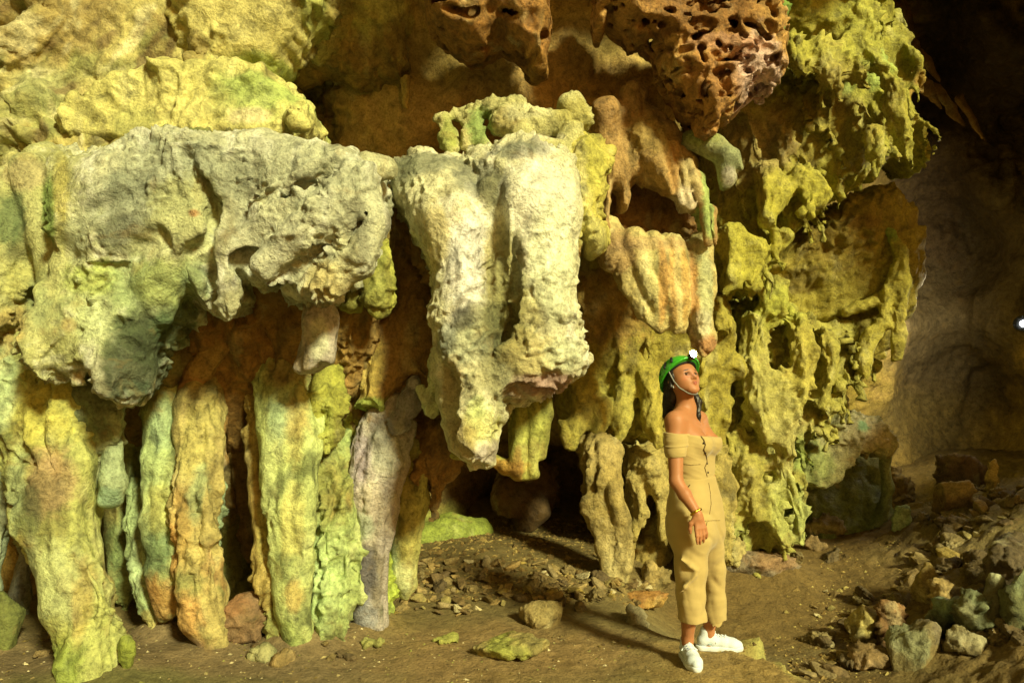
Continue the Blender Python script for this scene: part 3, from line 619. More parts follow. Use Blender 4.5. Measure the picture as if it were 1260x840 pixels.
column('short white stalactite cut off flat like a pipe, under the grey-crusted mass', [(392,368,4.05,15),(393,400,4.05,17),(392,440,4.05,20)], 'B4AA9A',
   [(398,420,14,30,'B8BE98',.7),(375,445,12,12,'A8946A',.7)], name='stalactite', cat='stalactite', extra=[C([(378,430,4.08,13),(374,448,4.08,12)],.02), PL([(340,456),(430,450),(430,500),(340,500)],4.05,.4,.05,k=.01,neg=True)])
column('lobed green-tipped stalactite, right below the sawn-off white one', [(405,455,4.5,14),(402,500,4.45,12),(402,540,4.42,9),(404,558,4.42,4)], '9A9A3E', [(404,530,12,34,'A8B054',.8)], name='stalactite', cat='stalactite')
column('long thin mossy-tipped stalactite, right of the lobed green-tipped one', [(428,380,4.9,16),(428,440,4.85,13),(432,500,4.8,12),(436,540,4.8,7),(438,558,4.8,4)], '8C7A34', [(434,530,12,40,'9AA03C',.7)], name='stalactite', cat='stalactite')
column('yellow-green rounded stalactite just right of the grey crusted mass', [(455,300,4.3,20),(466,335,4.25,17),(468,362,4.25,13),(466,380,4.25,6)], 'A8A848', [(462,320,18,24,'A2A850',.7),(468,360,14,20,'A8AC58',.8)], name='stalactite', cat='stalactite', style='mound', extra=[C([(440,355,4.3,12),(436,372,4.3,9)],.02)])
R_('stone_curtain', 'big brown folded curtain with a green lip, left of the white hanging mass', 'flowstone',
   PL([(478,230),(530,260),(552,330),(550,420),(545,480),(520,478),(505,490),(482,520),(470,510),(442,508),(440,480),(444,430),(440,385),(470,380),(478,330),(470,290)], 4.95, .3, .2, tz=.35)
   + C([(460,400,4.75,15),(458,450,4.7,14),(456,490,4.68,14),(478,502,4.68,10)]) + C([(505,380,4.75,22),(500,440,4.7,18)]) + C([(500,260,4.7,26),(520,300,4.65,20),(540,340,4.6,16)]), 4.75, .0095, 'drip', 'A07E44',
   [(460,460,20,44,'B09C48',.8),(465,500,34,12,'8FB050',.9),(510,280,40,40,'97733A',.5)], amp=.6)
R_('white_icicle', 'bright white-green pointed flake of stone, at the left foot of the white hanging mass', 'stalactite',
   C([(536,440,4.35,3),(537,465,4.35,6),(536,490,4.35,11)]) + C([(520,480,4.38,7),(532,500,4.36,8),(533,508,4.35,4)]), 4.36, .006, 'crust', 'C6CE9C', [(524,490,14,8,'A8A080',.5)], amp=.5)
R_('crusted_spur', 'ash-grey thorny spur, between the brown curtain and the lilac-grey column', 'stalactite',
   C([(512,470,4.6,6),(505,495,4.55,12),(492,520,4.55,12),(488,530,4.55,5)]), 4.55, .007, 'crust', '8E8884', [], mott=[('D0CCC0', 14, .1, .6)], mat=CRUST)
R_('stone_curtain', 'shaded brown curtain with thin drips, behind the left foot of the white hanging mass', 'flowstone',
   PL([(500,500),(560,480),(575,560),(560,590),(546,610),(538,640),(532,640),(528,600),(510,590),(500,640),(488,640),(485,560)], 5.05, .25, .16, tz=.2)
   + C([(535,520,4.85,14),(530,570,4.8,12),(535,600,4.8,8)]) + C([(515,540,4.85,10),(512,590,4.8,8)]), 4.95, .0095, 'drip', '8A6C38', [(530,560,20,40,'97743C',.6)], amp=.6)

# ================================================================ centre: the white hanging mass
MAIN = [(478,232),(486,205),(520,188),(556,190),(580,186),(602,182),(640,176),(672,178),(700,178),(712,200),(714,245),(708,300),(702,360),(701,400),(704,425),(716,448),(713,462),(695,470),(672,482),(645,492),(628,496),
        (618,520),(617,550),(612,566),(596,568),(570,560),(556,548),(550,520),(546,480),(538,440),(543,410),(545,370),(536,335),(520,300),(500,268)]
R_('white_hanging_mass', 'huge cream-white hanging mass with two lobes and grey dusted top, centre of the cave', 'flowstone',
   PL(MAIN, 4.45, .44, .17, tz=.30, k=.05)
   + C([(530,225,4.3,34),(558,270,4.14,38),(570,320,4.10,34),(572,370,4.08,32),(574,410,4.06,32)], .12)
   + C([(640,215,4.2,38),(650,260,4.1,38),(652,320,4.1,34),(652,370,4.08,34),(650,430,4.06,36)], .12)
   + C([(685,215,4.2,26),(688,270,4.12,26),(684,330,4.1,24),(682,390,4.08,24),(690,430,4.06,22)], .1)
   + C([(572,425,4.0,28),(580,450,3.98,24),(590,475,4.02,18),(590,530,4.1,20),(588,550,4.12,16)], .04)
   + C([(690,430,4.0,18),(700,452,4.0,11)], .03) + C([(625,430,4.05,18),(612,470,4.05,14)], .05)
   + C([(615,400,4.1,24),(610,440,4.08,18)], .06)
   + C([(603,225,4.05,14),(605,245,4.05,17),(606,262,4.05,8)], .02)
   + C([(610,235,3.96,10),(608,300,3.97,18),(612,345,3.97,22),(622,400,3.97,18),(612,455,3.97,14)], .05, neg=True)
   + C([(632,300,3.90,5),(636,350,3.92,9),(632,390,3.94,8)], .04, neg=True)
   + C([(606,292,4.0,4),(612,304,4.05,4)], .01, neg=True)
   + C([(626,262,3.92,3),(628,340,3.9,4)], .02) 
   + C([(545,470,3.90,18),(556,515,3.93,26),(558,555,4.0,18)], .05, neg=True)
   + C([(640,500,3.9,18),(662,490,3.86,20),(695,482,3.88,13)], .04, neg=True), 4.15, .0075, 'mound', 'D2CEA4',
   [(530,200,60,22,'6E7464',.9),(580,225,34,28,'70746A',.85),(640,188,38,15,'6A7068',.95),(605,240,20,26,'5A5A3A',.9),(500,215,24,24,'78805A',.6),
    (580,330,34,80,'F2F1E0',.85),(665,260,44,80,'EEEDD4',.8),(680,330,26,70,'DCE2BE',.7),(540,300,20,50,'CDBE74',.7),(612,330,16,60,'C0B064',.8),(620,375,26,80,'7C7A44',.85),(600,410,34,34,'8A8A58',.8),(618,440,26,60,'74744A',.75),(660,460,40,24,'A09A70',.6),
    (573,398,14,16,'2E3330',.85),(575,430,30,24,'A3A890',.8),(555,420,12,20,'77807C',.7),(600,470,20,30,'A6A070',.6),(640,400,24,30,'C0B46A',.6),(655,440,34,24,'C8B870',.7),(690,440,26,20,'C4CBAA',.8),(680,475,34,16,'A8827A',.9),(640,478,20,14,'A88A78',.7),
    (595,520,22,24,'B9B85E',.8),(592,500,14,14,'B4CC84',.6),(570,540,22,30,'A88444',.5),(602,552,14,14,'8E7F78',.8),(560,470,14,30,'A8884E',.5)],
   mott=[('F0EED8', 6, .1, .5), ('5C5636', 16, .24, .6)], mat=CRUST)
R_('flowstone_cluster', 'cluster of knobbly cream and green pillars, standing on top of the white hanging mass', 'flowstone',
   C([(545,145,4.8,9),(552,170,4.75,8),(556,200,4.7,9)]) + C([(583,142,4.8,9),(586,165,4.72,9),(604,185,4.65,8)]) + C([(560,140,4.85,10),(600,133,4.8,10),(640,134,4.75,10),(665,150,4.7,14),(690,150,4.7,14)])
   + C([(575,150,4.75,6),(575,180,4.7,7)]) + C([(620,150,4.72,20),(640,160,4.68,18)]) + C([(700,128,4.8,14),(712,148,4.78,12)]) + C([(700,165,4.65,14),(690,185,4.6,14)]) + C([(660,176,4.5,12),(685,182,4.5,11)]), 4.7, .0085, 'crust', 'BDB87A',
   [(590,155,18,34,'6FA050',.85),(552,165,14,34,'8A9A3C',.8),(625,150,22,18,'8C7A44',.7),(650,140,30,14,'D0CC9C',.8),(705,140,24,24,'A49A4A',.8),(672,178,24,12,'D8D2AC',.8)], mat=CRUST)
R_('yellow_buttress', 'yellow-green knobbly buttress clinging to the right side of the white hanging mass', 'flowstone',
   PL([(690,165),(712,160),(735,168),(749,190),(745,225),(742,260),(747,290),(742,308),(726,316),(712,300),(705,332),(690,330),(688,200)], 4.75, .24, .14, tz=.3)
   + C([(722,185,4.6,16),(728,230,4.58,14),(725,280,4.56,15)]) + C([(700,180,4.6,12),(704,230,4.58,9),(712,255,4.55,12)]), 4.65, .0085, 'mound', 'B4AA4C',
   [(730,200,18,40,'B2AC4A',.8),(705,230,14,60,'C8C088',.7),(722,295,22,24,'B9B270',.7),(705,320,14,14,'A87E5A',.7),(713,240,8,8,'6F6F4A',.6)])
R_('fluted_curtain', 'fluted yellow-green curtain ending in amber, hanging under the right lobe of the white mass', 'stone curtain',
   C([(640,480,4.6,10),(638,530,4.58,11),(636,575,4.56,11)],.015) + C([(655,480,4.6,9),(656,530,4.56,10),(656,580,4.56,8)],.015) + C([(668,470,4.6,10),(672,510,4.58,9),(666,560,4.58,8)],.015) + C([(628,490,4.65,5),(627,560,4.65,4)],.01)
   + C([(600,562,4.6,7),(620,575,4.6,9),(640,582,4.6,9),(658,582,4.6,8)],.03) + C([(560,562,4.5,5),(590,568,4.55,6)],.02), 4.6, .007, [('flute', .010, 16), ('fbm', .012, 9), ('lump', .005, 30)], 'A2A048',
   [(645,520,34,60,'9FA64C',.7),(650,560,20,30,'A8A85A',.6),(610,575,40,12,'B88A3C',.9),(636,575,8,30,'A07838',.8)])

# ================================================================ right of centre: orange-streaked hanging fangs
R_('arched_drape', 'brown-pink arched drape with thin orange flutes, over the hollow above the fangs', 'stone curtain',
   PL([(715,140),(740,118),(790,122),(820,140),(845,165),(860,200),(872,240),(876,280),(874,310),(864,300),(858,268),(850,262),(840,262),(828,245),(815,235),(800,232),(785,225),(775,228),(772,252),(766,262),(760,240),(752,235),(748,260),(748,290),(735,300),(735,230),(722,200)], 5.35, .2, .12, tz=.15, k=.03)
   + C([(790,160,5.2,16),(800,190,5.18,14),(820,225,5.15,10)]) + C([(800,170,5.15,5),(818,215,5.1,5),(826,240,5.1,4)],.015) + C([(812,165,5.15,5),(830,210,5.1,5),(838,250,5.1,6)],.015) + C([(828,180,5.15,6),(845,215,5.1,6),(850,255,5.1,8)],.015)
   + C([(850,200,5.15,6),(866,250,5.12,7),(872,300,5.1,6)],.015) + C([(745,140,5.2,22),(745,165,5.2,14)]) + C([(780,120,5.3,18),(778,140,5.25,13)]) + C([(766,210,5.2,5),(767,250,5.2,3)],.01), 5.2, .0095, 'flow', 'A5854E',
   [(810,200,30,50,'A88A50',.7),(845,235,16,40,'BFAE78',.8),(868,260,9,50,'86B060',.9),(745,140,40,30,'94703C',.7),(825,200,8,50,'B08040',.6),(840,250,14,16,'C8B8A0',.6),(800,170,30,24,'A8904A',.6)], amp=.5)
R_('hollow_back', 'brown rippled rock inside the hollow, behind the arched drape', 'flowstone',
   PL([(735,210),(790,205),(850,215),(872,260),(872,320),(840,325),(800,320),(765,330),(735,330)], 5.75, .25, .15)
   + C([(745,280,5.5,12),(790,290,5.45,12),(800,300,5.4,10)]) + C([(840,285,5.35,8),(855,290,5.3,7),(845,305,5.3,6)]) + C([(820,300,5.4,9),(850,310,5.35,10)]), 5.6, .012, 'drip', '8C6836', [(820,250,40,20,'705020',.6)], amp=.6)
R_('hanging_fangs', 'four cream fangs streaked with orange, merging like a clenched claw above the helmet', 'stalactite',
   C([(745,285,5.35,22),(760,320,5.25,18),(776,350,5.2,12),(795,378,5.15,12),(812,402,5.12,8)],.025) + C([(775,300,5.25,20),(792,330,5.15,14),(808,365,5.1,12),(818,400,5.1,8)],.02)
   + C([(800,300,5.25,16),(815,330,5.12,12),(826,365,5.08,11),(832,403,5.08,8)],.02) + C([(825,300,5.25,16),(836,335,5.12,11),(840,370,5.1,10),(838,402,5.1,8)],.02)
   + C([(858,300,5.25,17),(860,340,5.18,17),(860,380,5.16,15),(866,415,5.15,12),(868,428,5.14,11)],.03) + C([(848,330,5.2,12),(850,390,5.2,9),(860,425,5.18,8)],.03) + C([(745,300,5.35,16),(742,320,5.35,10)],.03)
   + C([(788,310,5.0,3),(808,350,4.98,4),(822,395,4.98,4)],.01,neg=True) + C([(815,310,5.0,3),(823,350,4.98,4),(827,395,4.98,3)],.01,neg=True) + C([(843,300,5.0,3),(848,350,5.0,4),(850,400,5.02,4)],.01,neg=True), 5.15, .0078,
   [('fbm', .018, 5), ('flute', .010, 12), ('lump', .004, 32), ('fbm', .006, 22)], 'BDAC6C',
   [(800,345,12,60,'C8BE7C',.8),(789,340,7,50,'D4C88C',.7),(812,350,6,60,'BE8C44',.85),(826,350,7,55,'C89A50',.8),(832,345,6,50,'CFC080',.8),(840,350,6,50,'B88A3A',.7),(852,370,6,60,'B48246',.85),(866,360,10,60,'B4BC88',.8),(868,425,14,14,'A0603A',.8),(760,310,26,30,'98764A',.8),(800,300,60,10,'A88A5C',.7),(860,400,14,20,'C8C0A0',.6)])

# ================================================================ ceiling: honeycombed rust-coloured rock
def honey_ops(poly, D, T, R, holes, tz=0., sc=9., r=.40):
    o = PL(poly, D, T, R, tz=tz)
    for h in holes: o = o + C(h, .02, neg=True)
    return FOAM(FOAM(o, sc * .5, r * .8, .12, .12, 1.5), sc, r, .16, .12, 1.4)
R_('honeycomb_rock', 'rust-brown rock with broad scooped hollows, hanging from the ceiling at top centre', 'honeycomb rock',
   honey_ops([(518,-40),(680,-40),(677,10),(678,40),(674,68),(668,88),(655,90),(642,78),(630,62),(615,52),(600,60),(585,66),(568,60),(550,52),(535,42),(522,25)], 4.9, .35, .14,
     [[(555,15,4.55,18),(575,22,4.55,15)],[(590,12,4.55,12),(600,25,4.55,10)],[(565,42,4.6,12),(580,44,4.6,10)],[(630,30,4.6,12),(640,45,4.6,9)],[(545,34,4.6,8)],[(612,20,4.58,9),(615,38,4.6,8)],[(655,20,4.6,10)],[(645,66,4.6,8)],[(540,5,4.55,10)]], tz=-.3, sc=7, r=.36), 4.7, .009,
   [('fbm', .03, 3), ('fbm', .012, 12)], '8E662C', [(650,75,26,20,'A8803A',.8),(560,60,40,16,'8A5A24',.6)], mat=RUSTY, mott=[('A8783A', 5, .05, .6)])
R_('honeycomb_rock', 'orange-brown honeycombed rock riddled with small pits, hanging from the ceiling right of centre', 'honeycomb rock',
   honey_ops([(728,-40),(940,-40),(950,10),(962,45),(962,100),(948,108),(950,118),(932,112),(915,128),(905,140),(888,150),(880,165),(868,166),(856,152),(845,140),(832,118),(812,98),(805,62),(790,58),(775,62),(768,45),(748,28),(742,48),(730,45),(732,15)], 5.0, .32, .12,
     [[(800,-5,4.6,20),(850,-8,4.6,24),(900,-5,4.6,26)],[(870,20,4.62,16),(910,25,4.62,16)],[(800,38,4.7,9),(820,40,4.7,7)],[(760,35,4.75,8)]], tz=-.15, sc=11, r=.46), 4.8, .0086,
   [('fbm', .02, 3), ('fbm', .012, 14)], 'AC8444',
   [(860,20,90,40,'6E4218',.7),(900,90,60,30,'B0804A',.6),(935,85,34,50,'CDB0A4',.85),(890,60,70,10,'C09070',.7),(860,120,50,50,'9C6A30',.6)], mat=RUSTY)
R_('mossy_ledge', 'narrow bright green rim of rock, right edge of the honeycombed ceiling rock', 'flowstone',
   C([(905,-20,5.0,14),(925,10,4.95,12),(945,35,4.95,11),(955,48,4.95,8)]) + C([(930,-20,5.1,18),(955,20,5.05,14)]), 5.0, .009, 'mound', '5E8A34', [(915,5,9,30,'9CB070',.8)])
R_('hanging_rock', 'grey-green pointed rock with a white nub, just below the tip of the honeycombed rock', 'flowstone',
   C([(850,170,5.2,14),(880,182,5.15,16),(900,195,5.15,12),(910,208,5.15,6)]) + C([(888,195,5.15,11),(894,222,5.15,9),(893,230,5.15,5)]), 5.2, .009, 'mound', '8C9060', [(895,205,22,22,'6F7A5A',.6),(893,222,10,12,'B4A89A',.7),(860,172,20,12,'9AA04A',.7)])

# ================================================================ right: the great yellow-green mass
YG = PL([(880,-50),(1050,-50),(1060,0),(1080,40),(1098,95),(1112,110),(1105,130),(1122,165),(1133,205),(1128,218),(1114,210),(1100,196),(1088,200),(1076,222),(1068,218),(1060,230),(1045,240),(1030,243),(1010,262),(1000,275),(985,285),(975,300),(960,320),(950,335),(940,352),(925,365),(912,358),(900,372),(888,380),(870,370),(860,200),(870,100)], 6.35, .55, .3, tz=-.15)
R_('yellow_green_mass', 'great yellow-green overhang fringed with blunt drips, upper right of the cave', 'flowstone', YG + studs(YG[0], 100, 5, (16, 48), (3, 8), .08, .05, .15)
   + C([(975,60,5.47,22),(985,80,5.42,16),(992,95,5.40,6)]) + C([(1008,60,5.47,20),(1022,95,5.40,20),(1034,122,5.40,7)]) + C([(1035,65,5.47,18),(1055,90,5.42,14),(1070,110,5.40,6)]) + C([(1050,50,5.52,16),(1078,78,5.47,12),(1090,86,5.47,6)])
   + C([(1060,128,5.52,10),(1068,146,5.52,6)]) + C([(1010,118,5.57,8),(1016,136,5.57,3)]) + C([(1060,20,5.57,22),(1085,80,5.52,14),(1100,116,5.52,14)]) + C([(1095,130,5.57,18),(1112,165,5.52,16),(1126,205,5.52,7)]) + C([(1075,165,5.57,12),(1080,195,5.54,10),(1078,218,5.54,4)])
   + C([(925,130,5.6,26),(960,165,5.55,30),(1000,175,5.5,32),(1045,185,5.55,22)], .06, neg=True)
   + C([(940,215,5.78,20),(950,240,5.73,22),(945,270,5.68,16)],.05) + C([(985,225,5.78,22),(1010,240,5.73,16),(990,260,5.68,12)],.05) + C([(1000,150,6.03,34),(1010,195,6.08,30)],.1)
   + C([(900,290,5.78,20),(900,340,5.73,16),(890,362,5.73,9)]) + C([(925,310,5.78,20),(928,345,5.73,8)]) + C([(960,290,5.78,16),(955,315,5.76,6)])
   + C([(985,20,5.68,30),(1030,30,5.68,26)],.06), 6.0, .0125, 'drip', '9C9636',
   [(985,30,80,60,'A8A23C',.8),(1030,85,60,50,'A2A040',.8),(1065,105,20,20,'8EB058',.8),(1030,118,10,10,'8CA858',.6),(1000,165,70,50,'93823A',.7),(920,190,50,60,'9A8656',.8),(960,250,60,34,'A8A034',.9),(910,320,40,50,'A8A036',.8),(1120,190,20,40,'AFA448',.7),(1126,200,6,24,'7CA060',.7),(985,80,22,24,'A59A48',.6),(1115,115,14,14,'9C6A28',.7)], amp=.85)
R_('domed_alcove', 'bulging ochre dome of rock with a scarred dark hollow, below the great yellow-green overhang', 'flowstone',
   PL([(890,400),(900,340),(930,310),(955,290),(985,270),(1010,255),(1045,240),(1072,252),(1095,275),(1112,300),(1121,325),(1118,350),(1112,380),(1100,410),(1088,440),(1060,470),(1000,480),(940,470),(895,440)], 7.25, .45, .22, tz=-.36, jag=4.5)
   + C([(955,342,6.75,12),(980,350,6.7,12),(992,345,6.7,7)], .03, neg=True) + C([(1045,395,6.9,12),(1065,385,6.9,16)], .04, neg=True) + C([(1075,425,6.9,14)], .04, neg=True)
   + C([(940,355,6.75,10),(950,372,6.75,8)], .04), 7.0, .0135, [('fbm', .08, 1.4), ('fbm', .06, 4), ('drip', .03, 6), ('pit', .035, 7), ('pit', .02, 15), ('crack', .025, 3)], '9E8E38',
   [(1020,290,70,36,'8A762E',.7),(1000,370,60,34,'A0963A',.7),(975,350,30,14,'5E4A20',.7),(1035,285,22,8,'7A5A24',.6)], amp=1.)
R_('alcove_edge', 'ragged right rim of the domed alcove with green edge and dripping points', 'flowstone',
   C([(1075,262,6.7,7),(1095,285,6.65,10),(1110,310,6.6,10),(1112,345,6.6,10),(1106,385,6.6,10),(1102,420,6.6,9),(1100,440,6.6,5)],.03) + C([(1105,330,6.65,12),(1090,375,6.65,10),(1085,400,6.65,8)],.03)
   + C([(1085,395,6.7,10),(1068,415,6.7,11),(1062,445,6.65,12),(1066,468,6.6,4)],.03) + C([(1040,385,6.75,8),(1055,378,6.75,8),(1085,365,6.7,8)],.03), 6.85, .0125, 'drip', 'A69A3A',
   [(1085,285,22,20,'5E8C38',.9),(1112,330,9,40,'8EAE50',.8),(1100,400,20,30,'8C7A34',.5)], amp=.45)
LOW = PL([(885,378),(905,350),(925,352),(950,345),(975,360),(1000,375),(1035,378),(1055,395),(1062,430),(1068,468),(1060,470),(1050,455),(1042,478),(1030,500),(1015,520),(1000,540),(985,552),(975,580),(972,610),(965,640),(960,672),(940,680),(915,682),(885,690),(860,680),(850,600),(860,500),(868,430)], 7.05, .45, .25, tz=.15)
LOW += studs(LOW[0], 190, 6, (10, 38), (2.5, 6), .07, .03)
LOW += C([(955,355,6.56,22),(950,385,6.51,20)],.05) + C([(985,400,6.56,20),(990,430,6.46,18),(985,470,6.41,16),(975,520,6.36,12)]) + C([(930,400,6.56,22),(925,450,6.46,22),(935,500,6.41,22),(950,540,6.36,16)])
LOW += C([(1020,420,6.61,18),(1020,460,6.56,12),(1010,500,6.51,9)]) + C([(960,470,6.46,20),(965,530,6.36,16),(975,560,6.31,10)]) + C([(870,440,6.56,14),(868,480,6.48,11),(862,500,6.46,5)]) + C([(885,440,6.51,13),(888,470,6.46,9),(885,492,6.46,5)])
LOW += C([(905,540,6.56,20),(920,580,6.46,22),(930,630,6.41,18)]) + C([(960,570,6.41,16),(970,600,6.36,14),(985,630,6.36,14),(985,665,6.36,10)]) + C([(895,620,6.46,14),(900,650,6.41,14),(895,675,6.41,12)]) + C([(945,600,6.36,12),(955,640,6.34,14),(965,668,6.34,12)])
LOW += C([(905,500,6.21,14),(912,520,6.21,16)], .05, neg=True) + C([(915,600,6.16,12),(935,610,6.16,9)], .05, neg=True)
R_('dripstone_wall', 'rugged yellow drip-covered wall reaching the ground, to the right of the woman', 'flowstone', LOW, 6.7, .0125,
   [('fbm', .06, 2), ('drip', .065, 4.5), ('drip', .032, 11), ('pit', .035, 9), ('lump', .012, 20)], '9C9440',
   [(950,380,40,30,'A6A83C',.8),(930,480,50,60,'A8A058',.8),(980,440,40,50,'AEA040',.7),(960,540,40,40,'A69E60',.7),(900,600,30,60,'9A8E48',.6),(950,620,30,50,'A4A85C',.8),(975,640,20,40,'9CA860',.7),(985,560,20,24,'6F9444',.7),(895,660,20,24,'9AA860',.6)], amp=.9)
R_('mossy_boulder', 'pocked pinkish and green boulder jutting from the foot of the dripstone wall, right of it', 'boulder',
   PL([(970,530),(1000,520),(1020,508),(1050,503),(1075,508),(1090,530),(1094,550),(1082,562),(1062,556),(1040,566),(1024,585),(1005,600),(985,600),(965,590)], 7.15, .35, .08, tz=.1)
   + C([(1030,535,6.85,14),(1060,530,6.85,14),(1080,545,6.9,9)],.05) + C([(1000,560,6.85,14),(985,590,6.9,12)],.05), 7.0, .0125, 'drip', '94905C',
   [(1055,530,34,26,'A89C7C',.8),(1048,522,9,7,'3F9A70',.8),(1030,550,20,20,'A09870',.6),(990,570,24,30,'7E9450',.7)], amp=.7)
R_('mossy_slab', 'smooth green hollow slab leaning under the pocked boulder, at the far left of the path', 'rock slab',
   PL([(975,600),(1000,575),(1030,560),(1070,550),(1092,556),(1092,600),(1086,650),(1080,690),(1020,690),(980,680)], 7.7, .3, .1, tz=.5)
   + C([(1088,560,7.35,6),(1093,600,7.35,7),(1080,645,7.35,8)]), 7.5, .0135, 'smooth', '5E6A30',
   [(1040,605,40,30,'54602A',.8),(1080,600,12,50,'7E8A58',.7)], amp=.7)
R_('stalactite', 'brown ribbed hanging fringe in shadow, behind the right edge of the yellow-green overhang', 'stalactite',
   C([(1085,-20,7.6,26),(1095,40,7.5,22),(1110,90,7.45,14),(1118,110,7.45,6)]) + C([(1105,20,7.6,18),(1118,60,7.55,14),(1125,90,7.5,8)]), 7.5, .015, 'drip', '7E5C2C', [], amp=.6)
for lab, n in (('long thin brown stalactite, topmost of the slanting dim row at the upper right', [(1118,50,7.8,8),(1140,75,7.8,7),(1158,100,7.8,2)]),
               ('stubby brown stalactite, second in the slanting dim row at the upper right', [(1122,85,7.9,9),(1140,108,7.9,7),(1158,134,7.9,3)]),
               ('forked brown stalactite, third in the slanting dim row at the upper right', [(1150,110,8.0,8),(1168,135,8.0,6),(1186,156,8.0,3)]),
               ('faint slender stalactite, lowest of the slanting dim row at the upper right', [(1180,120,8.3,6),(1198,150,8.3,5),(1212,172,8.3,2)])):
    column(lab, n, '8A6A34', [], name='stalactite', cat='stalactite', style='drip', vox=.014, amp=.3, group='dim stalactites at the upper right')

# ================================================================ behind the woman: lower wall, its pillar and curtain
BEH = PL([(680,340),(720,310),(760,310),(800,330),(850,340),(900,400),(900,470),(905,600),(880,600),(850,560),(835,552),(815,562),(808,556),(795,560),(780,548),(770,545),(760,556),(745,545),(728,548),(716,560),(712,548),(698,558),(692,535),(684,500)], 6.55, .4, .22, tz=-.25)
BEH += studs(BEH[0], 34, 7, (14, 36), (4, 9), .05, .04)
BEH += C([(800,470,6.07,18),(805,510,6.02,14),(812,548,5.99,8)]) + C([(770,480,6.12,16),(765,520,6.07,12),(762,546,6.05,6)]) + C([(720,480,6.17,20),(712,520,6.12,14),(708,550,6.07,8)]) + C([(740,500,6.12,16),(735,535,6.07,10)]) + C([(785,450,6.12,12),(795,480,6.07,10)]) + C([(690,520,6.07,8),(700,550,6.07,6)])
R_('dripstone_wall', 'mustard-yellow rounded wall with a scalloped lower fringe, left behind the woman', 'flowstone', BEH, 6.3, .0115,
   [('fbm', .05, 2.2), ('drip', .032, 6), ('lump', .016, 8), ('fbm', .01, 15)], '988C34', [(740,510,60,44,'A8A04C',.8),(740,380,80,50,'96763A',.9),(800,500,30,50,'AA9C3C',.7),(745,545,34,8,'A8946A',.7)])
R_('limestone_pillar', 'knotted tan pillar reaching the floor, at the right side of the dark cave mouth', 'pillar',
   C([(740,555,6.0,26),(742,590,5.9,22),(752,630,5.85,20),(760,680,5.8,17),(758,735,5.75,18)]) + C([(722,570,6.0,12),(735,620,5.85,13),(745,670,5.8,12),(752,715,5.75,11)]) + C([(758,600,5.75,10),(765,640,5.72,9),(772,700,5.7,8)],.02) + C([(720,560,6.1,8),(712,540,6.2,14)]), 5.85, .0105, 'column', 'A08E54',
   [(745,600,30,40,'94803E',.6),(755,690,20,40,'B0A068',.7)])
R_('stone_curtain', 'knobbly tan curtain with tapering drips, between the tan pillar and the woman', 'stone curtain',
   PL([(765,545),(800,540),(850,540),(900,545),(905,600),(900,690),(870,700),(850,690),(838,640),(832,610),(826,650),(820,672),(812,670),(808,640),(800,600),(795,640),(782,660),(776,680),(768,668),(765,620)], 6.35, .3, .18, tz=.1)
   + C([(800,570,6.15,14),(812,610,6.1,10),(818,660,6.08,7)]) + C([(780,590,6.15,10),(790,630,6.12,9),(778,660,6.1,7)]) + C([(835,570,6.15,16),(842,620,6.1,12)]) + C([(848,700,6.1,16),(850,660,6.15,14)]) + C([(795,690,6.5,30),(810,650,6.6,26)],.06) + C([(745,650,6.2,3),(750,700,6.1,3)]), 6.2, .0115, 'drip', 'A2914C',
   [(800,600,34,50,'AA9A5A',.7),(800,690,30,30,'8E7838',.7)], amp=.6)
R_('boulder', 'pale green slab of stone at the left back of the dark cave mouth', 'boulder',
   C([(520,670,6.9,24),(555,660,7.0,26),(590,655,7.1,16)],.08), 7.0, .015, 'smooth', '7C8C34', [(545,655,40,20,'84963A',.6)], amp=.5)
R_('boulder', 'dim rounded boulder hanging from the roof, inside the dark cave mouth', 'boulder',
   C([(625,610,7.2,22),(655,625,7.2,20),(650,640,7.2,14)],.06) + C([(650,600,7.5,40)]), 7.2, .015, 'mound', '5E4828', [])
print('rock tris', TRI[0])
